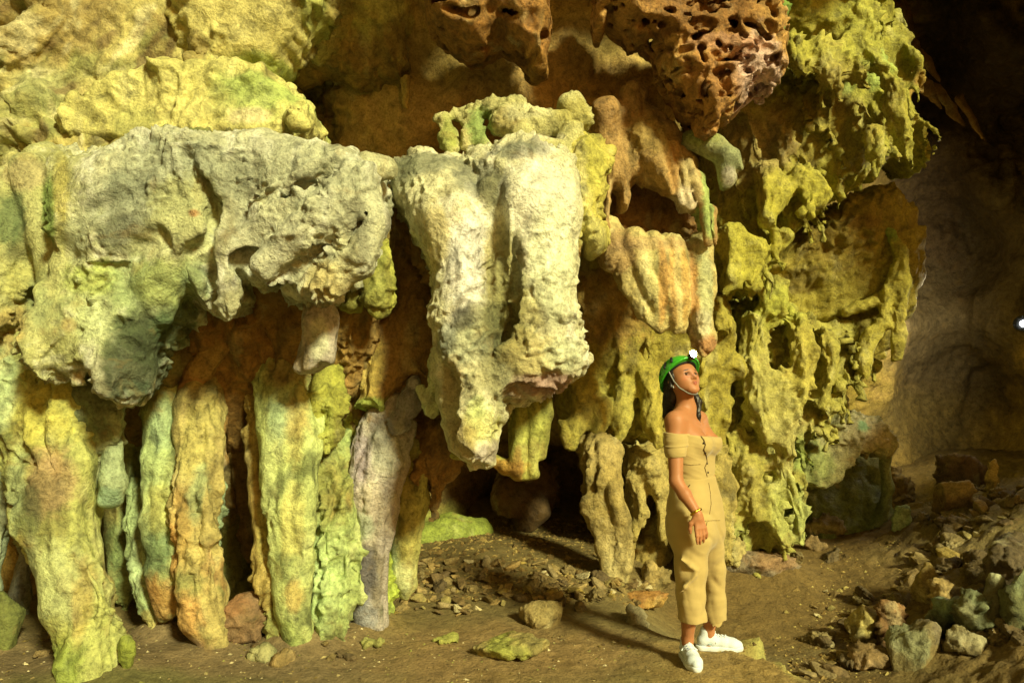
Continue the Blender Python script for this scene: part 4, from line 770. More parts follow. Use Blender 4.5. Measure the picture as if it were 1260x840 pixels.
# ================================================================ right: boulders of the bank, slabs and rubble
def at_ground(px, py):
    """where the sight line through a photo pixel meets the ground"""
    D = np.arange(2.0, 13.5, .02); x = (px - 630) / F * D; z = CH + (HZ - py) / F * D
    g = gz(x, D) + GN(np.stack([x, D, 0 * D], 1).astype(np.float32)); m = np.nonzero(z <= g)[0]
    k = m[0] if len(m) else len(D) - 1
    return float(x[k]), float(D[k]), float(g[k])
def stone(name, label, px, py, wpx, hpx, base, splats=(), elong=.8, rot=0., style=None, vox=.011, group=None, cat='boulder', mott=None, lean=0., D=None, amp=1., seed=None, sink=.15, pts=5):
    """one broken stone whose foot stands at photo pixel (px, py)"""
    rs = random.Random(int(px * 7 + py * 3))
    if D is None: x, y, z = at_ground(px, py)
    else: x, y = (px - 630) / F * D, D; z = CH + (HZ - py) / F * D
    w_, h_ = wpx * y / F / 2, hpx * y / F
    o = Op(); o.t = 'f'; o.k = .02; o.neg = False
    cx, cy, cz = x, y + w_ * elong * .5, z + h_ * (.5 - sink)
    planes = []
    for i in range(13):
        n = Vector((rs.gauss(0, 1), rs.gauss(0, 1), rs.gauss(0, .8))).normalized(); planes.append((n, rs.uniform(.66, .98)))
    hx, hy, hz = w_, w_ * elong, h_ * .62
    cr, sr = math.cos(rot), math.sin(rot)
    def f(X, Y, Z):
        a, b, c = X - cx - lean * (Z - cz), Y - cy, Z - cz
        a, c = a * cr + c * sr, -a * sr + c * cr
        u, v, q = a / hx, b / hy, c / hz
        d = np.sqrt(u * u + v * v + q * q) - 1
        for n, r in planes: d = np.maximum(d, n.x * u + n.y * v + n.z * q - r * .86)
        return (d * min(hx, hy, hz)).astype(np.float32)
    o.f = f; m = max(hx, hy, hz) * 1.15; o.lo = np.array((cx - m - abs(lean) * hz, cy - m, cz - m)); o.hi = np.array((cx + m + abs(lean) * hz, cy + m, cz + m))
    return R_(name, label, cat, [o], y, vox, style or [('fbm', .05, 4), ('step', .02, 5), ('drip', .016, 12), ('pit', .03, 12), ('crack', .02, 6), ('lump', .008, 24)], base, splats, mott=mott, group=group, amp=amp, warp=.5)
stone('boulder', 'large leaning boulder with a pale mint-green crusted face, front of the right rubble bank', 1135, 822, 92, 62, '75683E', [(1122,792,20,22,'939A72',.7),(1165,780,20,20,'746650',.7)], rot=.5, lean=.3, elong=.7)
stone('boulder', 'long knobbly orange-tan stone lying flat, left of the mint-green faced boulder', 1070, 826, 78, 26, '806840', [(1050,815,20,12,'C0A070',.6)], rot=.15)
stone('boulder', 'rust-brown wedge-shaped boulder standing upright, behind the flat orange-tan stone', 1100, 800, 50, 66, '7E5C34', [], rot=.2, lean=.2)
stone('boulder', 'yellow-capped lumpy boulder, leftmost of the big stones on the right bank', 1070, 800, 62, 58, '8C7A44', [(1070,765,24,14,'B4A458',.7)])
stone('boulder', 'round golden boulder casting a long dark shadow on the path', 1146, 745, 42, 56, 'A48C4C', [], mott=[('5C4420', 9, .12, .7)], elong=.9)
stone('boulder', 'low row-like stone topped with white nodules, right of the mint-green faced boulder', 1195, 806, 66, 34, '786A44', [(1195,785,40,10,'B0A880',.7)], rot=-.35)
stone('boulder', 'mint-green draped boulder below the nodule-topped stump at the right', 1203, 790, 52, 60, '5E5E3C', [(1205,735,16,30,'7E8860',.6)], elong=.8)
stone('boulder', 'dark green broken block, left of the draped mint-green boulder', 1180, 785, 54, 52, '565C3E', [(1170,745,14,14,'7E9A6E',.7)])
stone('boulder', 'tan angular block wedged between the golden boulder and the green block', 1163, 768, 34, 54, 'A58C54', [])
stone('stalagmite', 'stump crowned with a cauliflower-like white nodule, right bank', 1230, 780, 44, 74, '66603E', [(1232,705,16,12,'B8B88C',.8)], style='crust', cat='stalagmite', elong=.9)
stone('stalagmite', 'tall mossy green stump cut by the right edge of the photo', 1262, 775, 50, 84, '5C5E38', [(1250,690,12,40,'86986E',.6)], cat='stalagmite')
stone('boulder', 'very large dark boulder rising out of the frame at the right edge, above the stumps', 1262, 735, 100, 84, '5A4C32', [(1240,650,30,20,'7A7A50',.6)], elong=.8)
stone('boulder', 'pyramid-like green stone at the far end of the path', 1112, 654, 26, 34, '829A68', [])
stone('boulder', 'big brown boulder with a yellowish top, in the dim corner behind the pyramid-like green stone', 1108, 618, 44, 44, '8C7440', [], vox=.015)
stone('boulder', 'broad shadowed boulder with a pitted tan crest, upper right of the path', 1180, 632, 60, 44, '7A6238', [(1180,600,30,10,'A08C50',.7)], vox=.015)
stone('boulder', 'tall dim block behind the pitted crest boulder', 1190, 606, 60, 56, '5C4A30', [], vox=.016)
stone('stalagmite', 'slim beaded ochre stump standing among the dim boulders', 1222, 606, 18, 46, 'A8924E', [], style='crust', vox=.012, cat='stalagmite')
stone('boulder', 'small rounded grey-brown stone at the foot of the dripstone wall', 1002, 678, 24, 18, '8A7248', [])
stone('boulder', 'low stone pile-like ledge with bright chips, between the dripstone wall and the mossy boulder', 1020, 662, 60, 26, '6E5E34', [(1010,650,30,8,'A89A5C',.6)], vox=.013)
stone('rock_slab', 'dark hollowed ledge of grey stone, under the dripstone wall beside the trousers', 935, 712, 110, 40, '84755C', [(960,690,40,14,'9A6E3C',.6)], elong=.5, cat='rock slab', vox=.011)
stone('boulder', 'rounded tan boulder half hidden by the legs of the trousers', 905, 700, 40, 40, 'A39458', [])
# centre floor
stone('rock_slab', 'flat green-topped slab of rock set in the floor, centre foreground', 632, 812, 128, 24, '9C8C50', [(625,800,34,12,'8E9A3C',.8),(660,790,30,8,'8A8048',.6)], elong=.55, cat='rock slab', vox=.0085, sink=.05)
stone('rock_slab', 'thin flat moss-edged stone sunk in the floor, left of the green-topped slab', 552, 792, 34, 8, '9A9A48', [], cat='rock slab', vox=.008)
stone('rock_slab', 'small flat stone at the foot of the lilac-grey column', 455, 796, 30, 12, '8C8A4A', [], cat='rock slab', vox=.008)
stone('boulder', 'flat tan boulder with a raised prow, right part of the rubble in the cave mouth', 668, 772, 70, 36, '8E7A48', [(675,750,26,14,'A09058',.6)], rot=.3, elong=.7)
stone('rock_slab', 'leaning tan slab propped against the foot of the tan pillar', 806, 724, 44, 34, 'A08A50', [], rot=.5, cat='rock slab')
stone('rock_slab', 'flat rust-brown slab lying by the foot of the tan pillar', 795, 752, 68, 24, 'A07438', [(815,745,24,10,'AE9046',.6)], elong=.6, cat='rock slab')
stone('boulder', 'white broken stone lying on the floor, right of the rust-brown slab', 783, 766, 18, 12, 'A89C78', [], vox=.008)
stone('boulder', 'rusty-topped brown boulder behind the orange-stained column pair', 298, 792, 56, 56, '7E6444', [(285,745,20,12,'94683F',.7)])
stone('stalagmite', 'small knobbly moss-green stump beside the broad leaning trunk', 153, 826, 30, 46, '7C8A34', [], style='mound', vox=.0085, cat='stalagmite')
stone('boulder', 'smooth rounded moss-green boulder cut by the left edge of the photo', 4, 798, 48, 74, '646C34', [], style='smooth', vox=.010, amp=.3)
stone('boulder', 'small pale green-yellow stone at the foot of the tall bright green column', 322, 812, 20, 12, '969262', [], vox=.008)
stone('boulder', 'small orange stone at the foot of the tall bright green column', 342, 818, 18, 12, 'A08450', [], vox=.008)

# loose stones: real ones, each its own object, sharing a dozen meshes
def chip_mesh(i, col):
    rs = np.random.RandomState(i); ico = [(-1,-1,-1),(1,-1,-1),(1,1,-1),(-1,1,-1),(-1,-1,1),(1,-1,1),(1,1,1),(-1,1,1)]
    bm = __import__('bmesh').new(); import bmesh
    for _ in range(11):
        v = rs.normal(size=3); v /= np.linalg.norm(v); v = np.sign(v) * np.abs(v) ** .75; bm.verts.new(v * np.array((1.15, .75, .55)) * rs.uniform(.75, 1.1))
    r = bmesh.ops.convex_hull(bm, input=bm.verts); bmesh.ops.delete(bm, geom=[g for g in r['geom_interior'] if isinstance(g, bmesh.types.BMVert)], context='VERTS')
    bmesh.ops.bevel(bm, geom=bm.edges[:], offset=.07, segments=1, affect='EDGES')
    me = bpy.data.meshes.new('stone'); bm.to_mesh(me); bm.free()
    n = len(me.vertices); P = np.empty(n * 3, np.float32); me.vertices.foreach_get('co', P); P = P.reshape(-1, 3)
    me.polygons.foreach_set('use_smooth', np.zeros(len(me.polygons), bool)); c = rc(col)[None] * (1 + .3 * perlin(P * 2 + i))[:, None]; set_col(me, np.clip(c, .01, .9)); me.materials.append(ROCK); return me
CHIP = [chip_mesh(i, c) for i, c in enumerate(['8A7444','7A6438','9A8450','6E5A34','A8905A','84703E','96803C','8C7A50','A68A50','BFB080','746030','93844A'])]
def scatter(n, region, size, label, group, name='broken_stone', chips=CHIP, sd=1):
    rs = random.Random(sd); k = 0
    while k < n:
        px, py, dens = region(rs)
        if rs.random() > dens: continue
        x, y, z = at_ground(px, py)
        s = size(rs, px, py) * y / F
        o = bpy.data.objects.new(name, chips[rs.randrange(len(chips))]); COLL.objects.link(o)
        o.scale = (s, s, s * rs.uniform(.7, 1.1)); o.rotation_euler = (rs.uniform(-.6, .6), rs.uniform(-.6, .6), rs.uniform(0, 6.28)); o.location = (x, y, z + s * .25)
        tag(o, label, 'stone', group); k += 1
def reg_c(rs):
    px = rs.uniform(478, 800); t = rs.random()
    lo = 758 - max(0, px - 560) * .12; hi = 688 + max(0, px - 640) * .18
    return px, hi + (lo - hi) * t ** .8, 1.0
scatter(165, reg_c, lambda r, x, y: r.choice([5, 6, 7, 8, 10, 13]), 'broken brown stone in the rubble heap in front of the dark cave mouth', 'rubble heap in the cave mouth', sd=3)
def reg_r(rs):
    t = rs.random(); px = 990 + 235 * t; py = 828 - 225 * t ** 1.15 + rs.gauss(0, 16)
    return px + rs.gauss(6, 12), min(max(py, 590), 832), 1.0
scatter(85, reg_r, lambda r, x, y: r.choice([3, 4, 5, 6, 8, 10, 14, 18]), 'loose angular stone on the rubble bank along the right side of the path', 'loose stones of the right bank', sd=5)
def reg_u(rs):
    return rs.uniform(1150, 1270), rs.uniform(590, 690), 1.0
scatter(28, reg_u, lambda r, x, y: r.choice([4, 5, 7, 9, 12]), 'dim loose stone on the upper right rubble slope behind the path', 'loose stones of the upper right slope', sd=8)
def reg_p(rs):
    return rs.uniform(660, 1000), rs.uniform(700, 745), 1.0
scatter(12, lambda r: (r.uniform(1000, 1030) if r.random() < .4 else r.uniform(690, 800), r.uniform(655, 672) if False else r.uniform(728, 760), 1.0), lambda r, x, y: r.choice([4, 5, 7]), 'pebble-sized stone at the foot of the tan pillar', 'small stones by the tan pillar', sd=9)
def mid_mesh(i, col):
    rs = np.random.RandomState(40 + i); pl = []
    for _ in range(12):
        v = rs.normal(size=3); pl.append((v / np.linalg.norm(v), rs.uniform(.55, .9)))
    o = Op(); o.t = 'f'; o.k = .02; o.neg = False; S_ = .15
    def f(X, Y, Z):
        u, v, w_ = X / S_, Y / (S_ * .75), Z / (S_ * .65); d = np.sqrt(u * u + v * v + w_ * w_) - 1
        for n, r in pl: d = np.maximum(d, n[0] * u + n[1] * v + n[2] * w_ - r)
        return (d * S_ * .65).astype(np.float32)
    o.f = f; o.lo = np.array((-.16,) * 3); o.hi = np.array((.16,) * 3)
    me = stone_mesh('rubble_stone', [o], 1., .010, [('fbm', .04, 5), ('step', .02, 7), ('crack', .02, 9), ('pit', .02, 18), ('lump', .008, 30)], col, seed=60 + i, warp=.4)
    me.materials.append(ROCK); return me
MID = [mid_mesh(i, c) for i, c in enumerate(['7E6A40','6E5A36','8C7848','5E4E30','847448','77663C'])]
def midscatter(n, reg, lo, hi, label, group, sd):
    rs = random.Random(sd)
    for k in range(n):
        px, py = reg(rs); x, y, z = at_ground(px, py); s = rs.uniform(lo, hi) * y / F / .26
        o = bpy.data.objects.new('rubble_stone', MID[rs.randrange(6)]); COLL.objects.link(o)
        o.scale = (s, s * rs.uniform(.8, 1.1), s * rs.uniform(.7, 1.2)); o.rotation_euler = (rs.uniform(-.7, .7), rs.uniform(-.7, .7), rs.uniform(0, 6.28)); o.location = (x, y, z + s * .03)
        tag(o, label, 'stone', group)
midscatter(26, lambda r: (lambda t: (1010 + 190 * t + r.gauss(8, 16), 822 - 180 * t + r.gauss(0, 14)))(r.random()), 16, 34, 'rough fist- to head-sized brown stone in the right rubble bank', 'rough stones of the right bank', 1)
midscatter(30, lambda r: (r.uniform(1190, 1275), r.uniform(690, 800)), 18, 44, 'dark rough block stacked along the right edge above the bank', 'dark blocks at the right edge', 2)
midscatter(16, lambda r: (r.uniform(1110, 1260), r.uniform(600, 650)), 14, 34, 'dim rough block at the far end of the path', 'dim blocks beyond the path', 3)
midscatter(22, lambda r: (r.uniform(485, 740), r.uniform(705, 755)), 14, 26, 'larger rough stone sitting in the rubble heap of the cave mouth', 'larger stones of the rubble heap', 4)
midscatter(7, lambda r: (r.uniform(900, 1030), r.uniform(664, 700)), 12, 26, 'brown stone lying along the foot of the dripstone wall', 'stones under the dripstone wall', 5)
midscatter(12, lambda r: (r.choice([20, 150, 175, 230, 300, 320, 385, 430, 440, 60]) + r.gauss(0, 8), r.uniform(775, 815)), 9, 20, 'small dirty stone lying between the feet of the left columns', 'small stones between the left columns', 6)
# grit: too many to count, one object of real chips
def grit(name, label, n, region, lo, hi, cols, sd=2, seg=0):
    rs = np.random.RandomState(sd); rr = random.Random(sd)
    V = []; Q = []; Cc = []
    base = np.array([(1,0,-.3),(0,1,-.3),(-1,0,-.3),(0,-1,-.3),(.2,.1,.6)], np.float32)
    T = np.array([(0,1,4),(1,2,4),(2,3,4),(3,0,4)])
    for k in range(n):
        px, py, s = region(rr); x, y, z = s
        r = rr.uniform(lo, hi) * (1 if rr.random() > .1 else 2); a = rr.uniform(0, 6.28); c, d = math.cos(a), math.sin(a)
        b = base * np.array((rr.uniform(.6, 1.4), rr.uniform(.4, 1), rr.uniform(.3, .9)))
        p = np.stack([b[:, 0] * c - b[:, 1] * d, b[:, 0] * d + b[:, 1] * c, b[:, 2]], 1) * r + (x, y, z + r * .1)
        Q.append(T + 5 * k); V.append(p); Cc.append(np.repeat(lin(rr.choice(cols))[None], 5, 0))
    V = np.concatenate(V); me = qmesh(name, V, np.concatenate(Q), smooth=False); set_col(me, np.concatenate(Cc))
    tag(link(name, me, SOIL), label, 'grit', kind='stuff'); TRI[0] += 4 * n
def gxy(x, y): return 0, 0, (x, y, ground_z(x, y))
grit('grit', 'pale grit and tiny stone chips strewn over the trodden floor', 1500, lambda r: gxy(r.uniform(-2.9, -.6), r.uniform(3.3, 4.6)) if r.random() < .7 else gxy(r.uniform(-.6, .9), r.uniform(3.4, 4.6)), .004, .011, ['8A7A50','A89A6A','5E4E34','7A6A3A','8C8C4A','C8BC94'], 4)
grit('gravel', 'small gravel between the stones of the right bank', 2200, lambda r: (lambda t: gxy(1.6 + 2.2 * t + r.gauss(0, .22), 4.0 + 3.4 * t + r.gauss(0, .25)))(r.random()), .007, .022, ['8A7444','A08A50','5E4E2C','B0A060','7A6234'], 6)
grit('gravel', 'small gravel of the rubble heap in the cave mouth', 2600, lambda r: gxy(r.uniform(-.95, .95), r.uniform(5.3, 7.6)), .008, .028, ['7A6438','8A7444','5E4C2A','9C8850'], 7)

# ================================================================ the lamp at the right edge
GLOW = plain('lamp_lens', 'F4F8FF', emit=('F4F6FF', 60.))
HOUS = plain('lamp_housing', '22241F', rough=.5)
import bmesh
def lathe(prof, n=24, axis='z'):
    V = []; Q = []
    for i, (r, h) in enumerate(prof):
        for j in range(n): a = 2 * math.pi * j / n; V.append((r * math.cos(a), r * math.sin(a), h))
    for i in range(len(prof) - 1):
        for j in range(n): k = (j + 1) % n; Q.append((i * n + j, i * n + k, (i + 1) * n + k, (i + 1) * n + j))
    return np.array(V, np.float32), np.array(Q, np.int32)
def lathe_obj(name, prof, mat, parent, loc=(0, 0, 0), rot=None, n=24):
    V, Q = lathe(prof, n); me = qmesh(name, V, Q); o = link(name, me, mat, parent); o.location = loc
    if rot is not None: o.rotation_euler = rot
    return o
lp = W(1259, 398, 8.0)
root = empty('wall_lamp', lp); tag(root, 'bright white lamp shining at the right edge, in front of the dim far wall', 'lamp')
direction = (Vector((0, 0, CH)) - Vector(lp)).normalized()
rt = Vector((-.85, -.6, .0)).to_track_quat('Z', 'Y').to_euler()
lathe_obj('lamp_housing', [(.001, -.10), (.05, -.09), (.075, -.03), (.085, .05), (.080, .052), (.045, .01), (.001, .005)], HOUS, root, rot=rt)
lathe_obj('lens', [(.001, .014), (.02, .014), (.03, .010), (.032, .004)], GLOW, root, rot=rt)
pb = C([(*(np.array(lp)[:2]), lp[2], .012)] and [(0, .03, 0, .012), (.12, .25, -.02, .012), (.45, .5, -.1, .012)], .01, metres=True)
V, Q = carve(pb, .006); link('bracket', qmesh('bracket', V, Q), HOUS, root)
def spot_light(name, loc, to, watts, col, size=.03, angle=None, parent=None):
    if angle: l = bpy.data.lights.new(name, 'SPOT'); l.spot_size = math.radians(angle); l.spot_blend = .9
    else: l = bpy.data.lights.new(name, 'POINT')
    l.energy = watts; l.color = col; l.shadow_soft_size = size
    o = bpy.data.objects.new(name, l); COLL.objects.link(o); o.location = loc
    o.rotation_euler = Vector(to).to_track_quat('-Z', 'Y').to_euler()
    return o
spot_light('wall_lamp_light', np.array(lp) + np.array((-.06, -.05, 0)), (-.85, -.45, 0), 60, (1., .86, .55), angle=150)
spot_light('added_wall_fill', np.array(lp) + np.array((-.12, .10, .02)), (-.62, .75, -.02), 330, (1., .84, .5), angle=150)  # added fill spot beside the lamp, aimed backwards to brighten the far wall
# ================================================================ the woman
from mathutils.bvhtree import BVHTree
def V3(*a): return np.array(a, float)
D0 = 4.1
fw = V3(.80, -.60, 0); rt_ = V3(-.60, -.80, 0)
def T(px, py, a=0., b=0.): return W(px, py, D0) + a * fw + b * rt_
def CM(pts, k=.02, neg=False, sy=1.0):              # chain in metres: [(vec3, r), ...]
    return C([(*p, r) for p, r in pts], k, neg, True, sy)
def FIELD(f, lo, hi, k=.004, neg=False):
    o = Op(); o.t = 'f'; o.f = f; o.k = k; o.neg = neg; o.lo = np.array(lo, float); o.hi = np.array(hi, float); return [o]
hc = W(840, 469, D0 - .02)
hf = V3(.42, -.80, .42); hf /= np.linalg.norm(hf)
hr = V3(-.90, -.43, 0.); hr -= hf * (hr @ hf); hr /= np.linalg.norm(hr)
hu = np.cross(hr, hf)
def H(u, v, w_): return hc + u * hr + v * hf + w_ * hu
HS = .98
def torso(g=0.):
    o = []
    for py, px, b, r, a in [(652,858,.085,.098,-.01),(632,857,.088,.102,-.01),(610,856,.07,.092,-.005),(588,854,.050,.080,0),(572,853,.058,.082,0),(556,852,.068,.088,0),(540,850,.080,.088,0),(526,848,.095,.070,-.005)]:
        o += CM([(T(px, py, a, -b), r + g), (T(px, py, a, b), r + g)], .05)
    for s in (-1, 1): o += CM([(T(852, 545, .078, s * .068), .056 + g), (T(851, 541, .055, s * .07), .055 + g)], .03)
    return o
body = torso()
body += CM([(T(847, 517, -.01, -.155), .046), (T(847, 513, -.012, -.07), .045), (T(847, 513, -.012, .07), .045), (T(847, 517, -.01, .155), .048)], .05)
body += CM([(T(846, 512, -.01), .060), (T(844, 503, .0), .050), (H(0, -.015, -.06), .049)], .035)
body += CM([(T(850, 520, .05, .02), .012), (T(848, 516, .03, .13), .010)], .02) + CM([(T(850, 520, .05, -.02), .012), (T(848, 516, .03, -.13), .010)], .02)
SHR = T(847, 517, -.01, .158)
ELR, WRR = W(832, 592, 3.90), W(858, 632, 3.83)
body += CM([(SHR, .050), (SHR * .55 + ELR * .45, .043), (ELR, .036)], .03) + CM([(ELR, .036), (ELR * .6 + WRR * .4, .035), (WRR, .0235)], .015)
SHL = T(847, 517, -.01, -.158); ELL, WRL = W(872, 588, 4.32), W(866, 640, 4.30)
body += CM([(SHL, .048), (ELL, .036)], .03) + CM([(ELL, .036), (WRL, .024)], .015)
# right hand resting on the thigh: palm, four unequal bent fingers, thumb from the side of the palm
def hand(wr, d, n, side, s=1.0, curl=1.0):
    d = d / np.linalg.norm(d); n = n / np.linalg.norm(n); sd = np.cross(d, n) * side
    o = CM([(wr, .023 * s), (wr + d * .025, .024 * s)], .012, sy=1.0)
    for off in (-.024, -.008, .008, .024):
        o += CM([(wr + d * .015 + sd * off * .6, .014 * s), (wr + d * .075 * s + sd * off, .0115 * s)], .010)
    for off, L, c in ((-.026, .060, .55), (-.009, .072, .4), (.009, .078, .35), (.026, .070, .15)):
        a = wr + d * .078 * s + sd * off * 1.02; c *= curl
        p1 = a + (d * math.cos(.25 * c) - n * math.sin(.25 * c) + sd * off * 3) * L * .45
        p2 = p1 + (d * math.cos(.9 * c) - n * math.sin(.9 * c) + sd * off * 3) * L * .33
        p3 = p2 + (d * math.cos(1.5 * c) - n * math.sin(1.5 * c) + sd * off * 2) * L * .25
        o += CM([(a, .0100 * s), (p1, .0092 * s), (p2, .0082 * s), (p3, .0066 * s)], .004)
    t0 = wr + d * .022 + sd * .022; t1 = t0 + (d * .6 + sd * .6 - n * .3) * .036; t2 = t1 + (d * .9 + sd * .2 - n * .3) * .030; t3 = t2 + (d * .95 - n * .2) * .022
    o += CM([(t0, .0135 * s), (t1, .0115 * s), (t2, .0098 * s), (t3, .0078 * s)], .008)
    return o
body += hand(WRR, W(866, 668, 3.80) - WRR, V3(.25, -1, .15), 1, 1.0)
body += hand(WRL, V3(0, .05, -1), V3(.5, 1, 0), -1, 1.0, 1.2)
# legs
KR, AR = W(850, 722, 4.02), W(846, 792, 4.11)
KL, AL = W(878, 716, 4.27), W(872, 783, 4.33)
body += CM([(T(857, 655, 0, .080), .078), (KR, .055)], .04) + CM([(KR, .052), (KR * .6 + AR * .4, .050), (AR + V3(0, 0, .03), .031), (AR - V3(0, 0, .06), .032)], .02)
body += CM([(T(860, 655, 0, -.085), .076), (KL, .055)], .04) + CM([(KL, .052), (KL * .6 + AL * .4, .050), (AL + V3(0, 0, .02), .031), (AL - V3(0, 0, .06), .032)], .02)
# head
h = CM([(H(0, -.028, .032), .082), (H(0, .012, .030), .078)], .03)
h += CM([(H(-.036, .01, -.035), .036), (H(-.020, .058, -.074), .021)], .03) + CM([(H(.036, .01, -.035), .036), (H(.020, .058, -.074), .021)], .03)
h += CM([(H(-.036, .042, -.014), .032)], .03) + CM([(H(.036, .042, -.014), .032)], .03) + CM([(H(0, .048, -.030), .038)], .03) + CM([(H(0, .066, -.084), .018)], .022)
h += CM([(H(-.040, .066, .022), .012), (H(0, .078, .020), .012), (H(.040, .066, .022), .012)], .016)
h += CM([(H(-.032, .092, .004), .013)], .012, neg=True) + CM([(H(.032, .092, .004), .013)], .012, neg=True)
h += CM([(H(0, .080, .012), .008), (H(0, .100, -.020), .0105)], .012) + CM([(H(-.011, .090, -.025), .0075)], .006) + CM([(H(.011, .090, -.025), .0075)], .006)
h += CM([(H(-.017, .078, -.049), .005), (H(-.005, .088, -.046), .0065), (H(.005, .088, -.046), .0065), (H(.017, .078, -.049), .005)], .005)
h += CM([(H(-.015, .078, -.054), .005), (H(0, .087, -.057), .0075), (H(.015, .078, -.054), .005)], .005)
for s in (-1, 1): h += CM([(H(s * .078, -.005, .012), .010), (H(s * .082, -.012, -.002), .010), (H(s * .077, -.004, -.022), .008)], .008)
body += h
V, Q = carve(body, .0041)
V = V + 0
SKIN_M, nt_, N_, L_, b_ = M('tanned_skin')
at_ = N_.new('ShaderNodeAttribute'); at_.attribute_name = 'Col'; L_.new(at_.outputs['Color'], b_.inputs['Base Color'])
b_.inputs['Roughness'].default_value = .5; b_.inputs['Specular IOR Level'].default_value = .3
b_.inputs['Subsurface Weight'].default_value = .12; b_.inputs['Subsurface Radius'].default_value = (.012, .005, .003); b_.inputs['Subsurface Scale'].default_value = 1.
me = qmesh('body', V, Q)
Cs = np.repeat(lin('A9744F')[None], len(V), 0) * (1 + .10 * fbm(V * 14, 2))[:, None]
def dab(p, r, col, st, soft=.5):
    global Cs
    d = np.linalg.norm((V - p) / (np.array(r) if np.ndim(r) else r), axis=1); w_ = (sstep(1, soft, d) * st)[:, None]; Cs = Cs * (1 - w_) + lin(col)[None] * w_
def dabline(a, b, r, col, st):
    for t in np.linspace(0, 1, 7): dab(a * (1 - t) + b * t, r, col, st)
LU = (V - hc) @ hr; LV = (V - hc) @ hf; LW = (V - hc) @ hu
def face(u, w_, ru, rw, col, st, tilt=0., soft=.45):
    global Cs
    d = np.sqrt(((LU - u) / ru) ** 2 + ((LW - w_ - tilt * (LU - u)) / rw) ** 2) + 9 * (LV < .02); m = (sstep(1.1, soft, d) * st)[:, None]; Cs = Cs * (1 - m) + lin(col)[None] * m
for s in (-1, 1):
    face(s * .045, -.018, .024, .018, 'B8684A', .35); face(s * .033, .006, .024, .014, '6A3E28', .45)
    face(s * .034, .0275, .020, .0050, '1C100A', .95, -.12 * s); face(s * .033, .0115, .0185, .0042, '140C08', .95, -.10 * s); face(s * .033, -.001, .015, .003, '3A2014', .6)
    face(s * .010, -.030, .004, .003, '3A1E14', .8)
face(0, -.047, .019, .005, '9A4438', .85); face(0, -.0575, .016, .006, 'A85044', .85); face(0, -.052, .018, .0022, '3E1814', .8); face(0, -.036, .012, .004, '7A4630', .4)
set_col(me, np.clip(Cs, .005, .9)); me.materials.append(SKIN_M)
foot = W(852, 815, 4.1); foot[2] = 0.0
woman = empty('person', foot)
tag(woman, 'woman in green helmet and khaki off-shoulder jumpsuit, standing and looking up to the right', 'person')
def child(name, me, mat=None, parent=None):
    par = parent or woman; o = link(name, me, mat); bpy.context.view_layer.update(); mw = Matrix.Translation(foot)
    o.parent = woman if parent is None else parent
    o.matrix_parent_inverse = mw.inverted() if parent is None else (mw.inverted() @ mw)
    if parent is None: o.matrix_parent_inverse = mw.inverted()
    else: o.matrix_parent_inverse = Matrix.Identity(4)
    return o
bodyo = child('body', me)
bvh = BVHTree.FromPolygons([Vector(v) for v in V], [tuple(q) for q in Q])
def sculpt(name, ops, vox, mat, rel=None, parent=None, label=None):
    V, Q = carve(ops, vox); me = qmesh(name, V, Q); N = get_n(me)
    if rel is not None: V = V + N * rel(V, N)[:, None].astype(np.float32); set_co(me, V)
    o = child(name, me, mat, parent); TRI[0] += 2 * len(Q)
    if label: o['label'] = label
    return o, V, Q
# eyes
EYE = plain('eye_white', 'B4A898', rough=.25); IRIS = plain('iris', '2A1A10', rough=.12)
for s in (-1, 1):
    eo, _, _ = sculpt('eye', CM([(H(s * .032, .0655, .005), .0145)]), .0028, EYE)
    sculpt('iris', CM([(H(s * .032 + .002, .0745, .0075), .0092)]), .0018, IRIS, parent=eo)
# hair
HAIR = plain('dark_hair', '1A120D', rough=.45, bump=.6, bscale=90)
hair = CM([(H(0, -.035, .030), .090), (H(0, .000, .040), .086)], .03) + CM([(H(.070, .0, .02), .020), (H(.082, -.012, -.03), .014)], .02) + CM([(H(-.070, .0, .02), .020), (H(-.082, -.012, -.03), .014)], .02)
hair += CM([(H(0, -.070, .0), .060), (H(.03, -.09, -.06), .042), (W(823, 497, 4.15), .030), (W(819, 512, 4.16), .018)], .03)
hair += CM([(H(-.06, -.03, -.03), .030), (W(859, 494, 4.10), .020), (W(859, 512, 4.06), .012), (W(861, 520, 4.05), .006)], .015)
hair += FIELD(lambda X, Y, Z: (.062 - ((X - hc[0]) * hf[0] + (Y - hc[1]) * hf[1] + (Z - hc[2]) * hf[2]) - 0 * Z) * -1 if False else -(((X - hc[0]) * hf[0] + (Y - hc[1]) * hf[1] + (Z - hc[2]) * hf[2]) - .030), hc - .3, hc + .3, .01, True)
sculpt('hair', hair, .004, HAIR, lambda P, N: .003 * perlin(np.stack([P[:, 0] * 120, P[:, 1] * 120, P[:, 2] * 14], 1)))
# helmet
GREEN = plain('green_helmet_shell', '3FA82A', rough=.28, spec=.5, bscale=60); LINER = plain('black_liner', '17181A', rough=.6); STRAP = plain('grey_strap', '8A8C88', rough=.8)
def cam_plane(f):                                   # field of head-local coordinates
    def g(X, Y, Z):
        x, y, z = X - hc[0], Y - hc[1], Z - hc[2]
        return f(x * hr[0] + y * hr[1] + z * hr[2], x * hf[0] + y * hf[1] + z * hf[2], x * hu[0] + y * hu[1] + z * hu[2]).astype(np.float32)
    return g
def shell(r0, cutoff):
    return lambda u, v, w_: np.maximum(np.maximum(np.sqrt((u / .96) ** 2 + ((v + .012) / 1.12) ** 2 + (w_ - .038) ** 2) - r0, (r0 - .012) - np.sqrt((u / .96) ** 2 + ((v + .012) / 1.12) ** 2 + (w_ - .038) ** 2)), cutoff + .42 * v - w_)
rim = hc - .2, hc + .2
shl = FIELD(cam_plane(shell(.113, .040)), *rim)
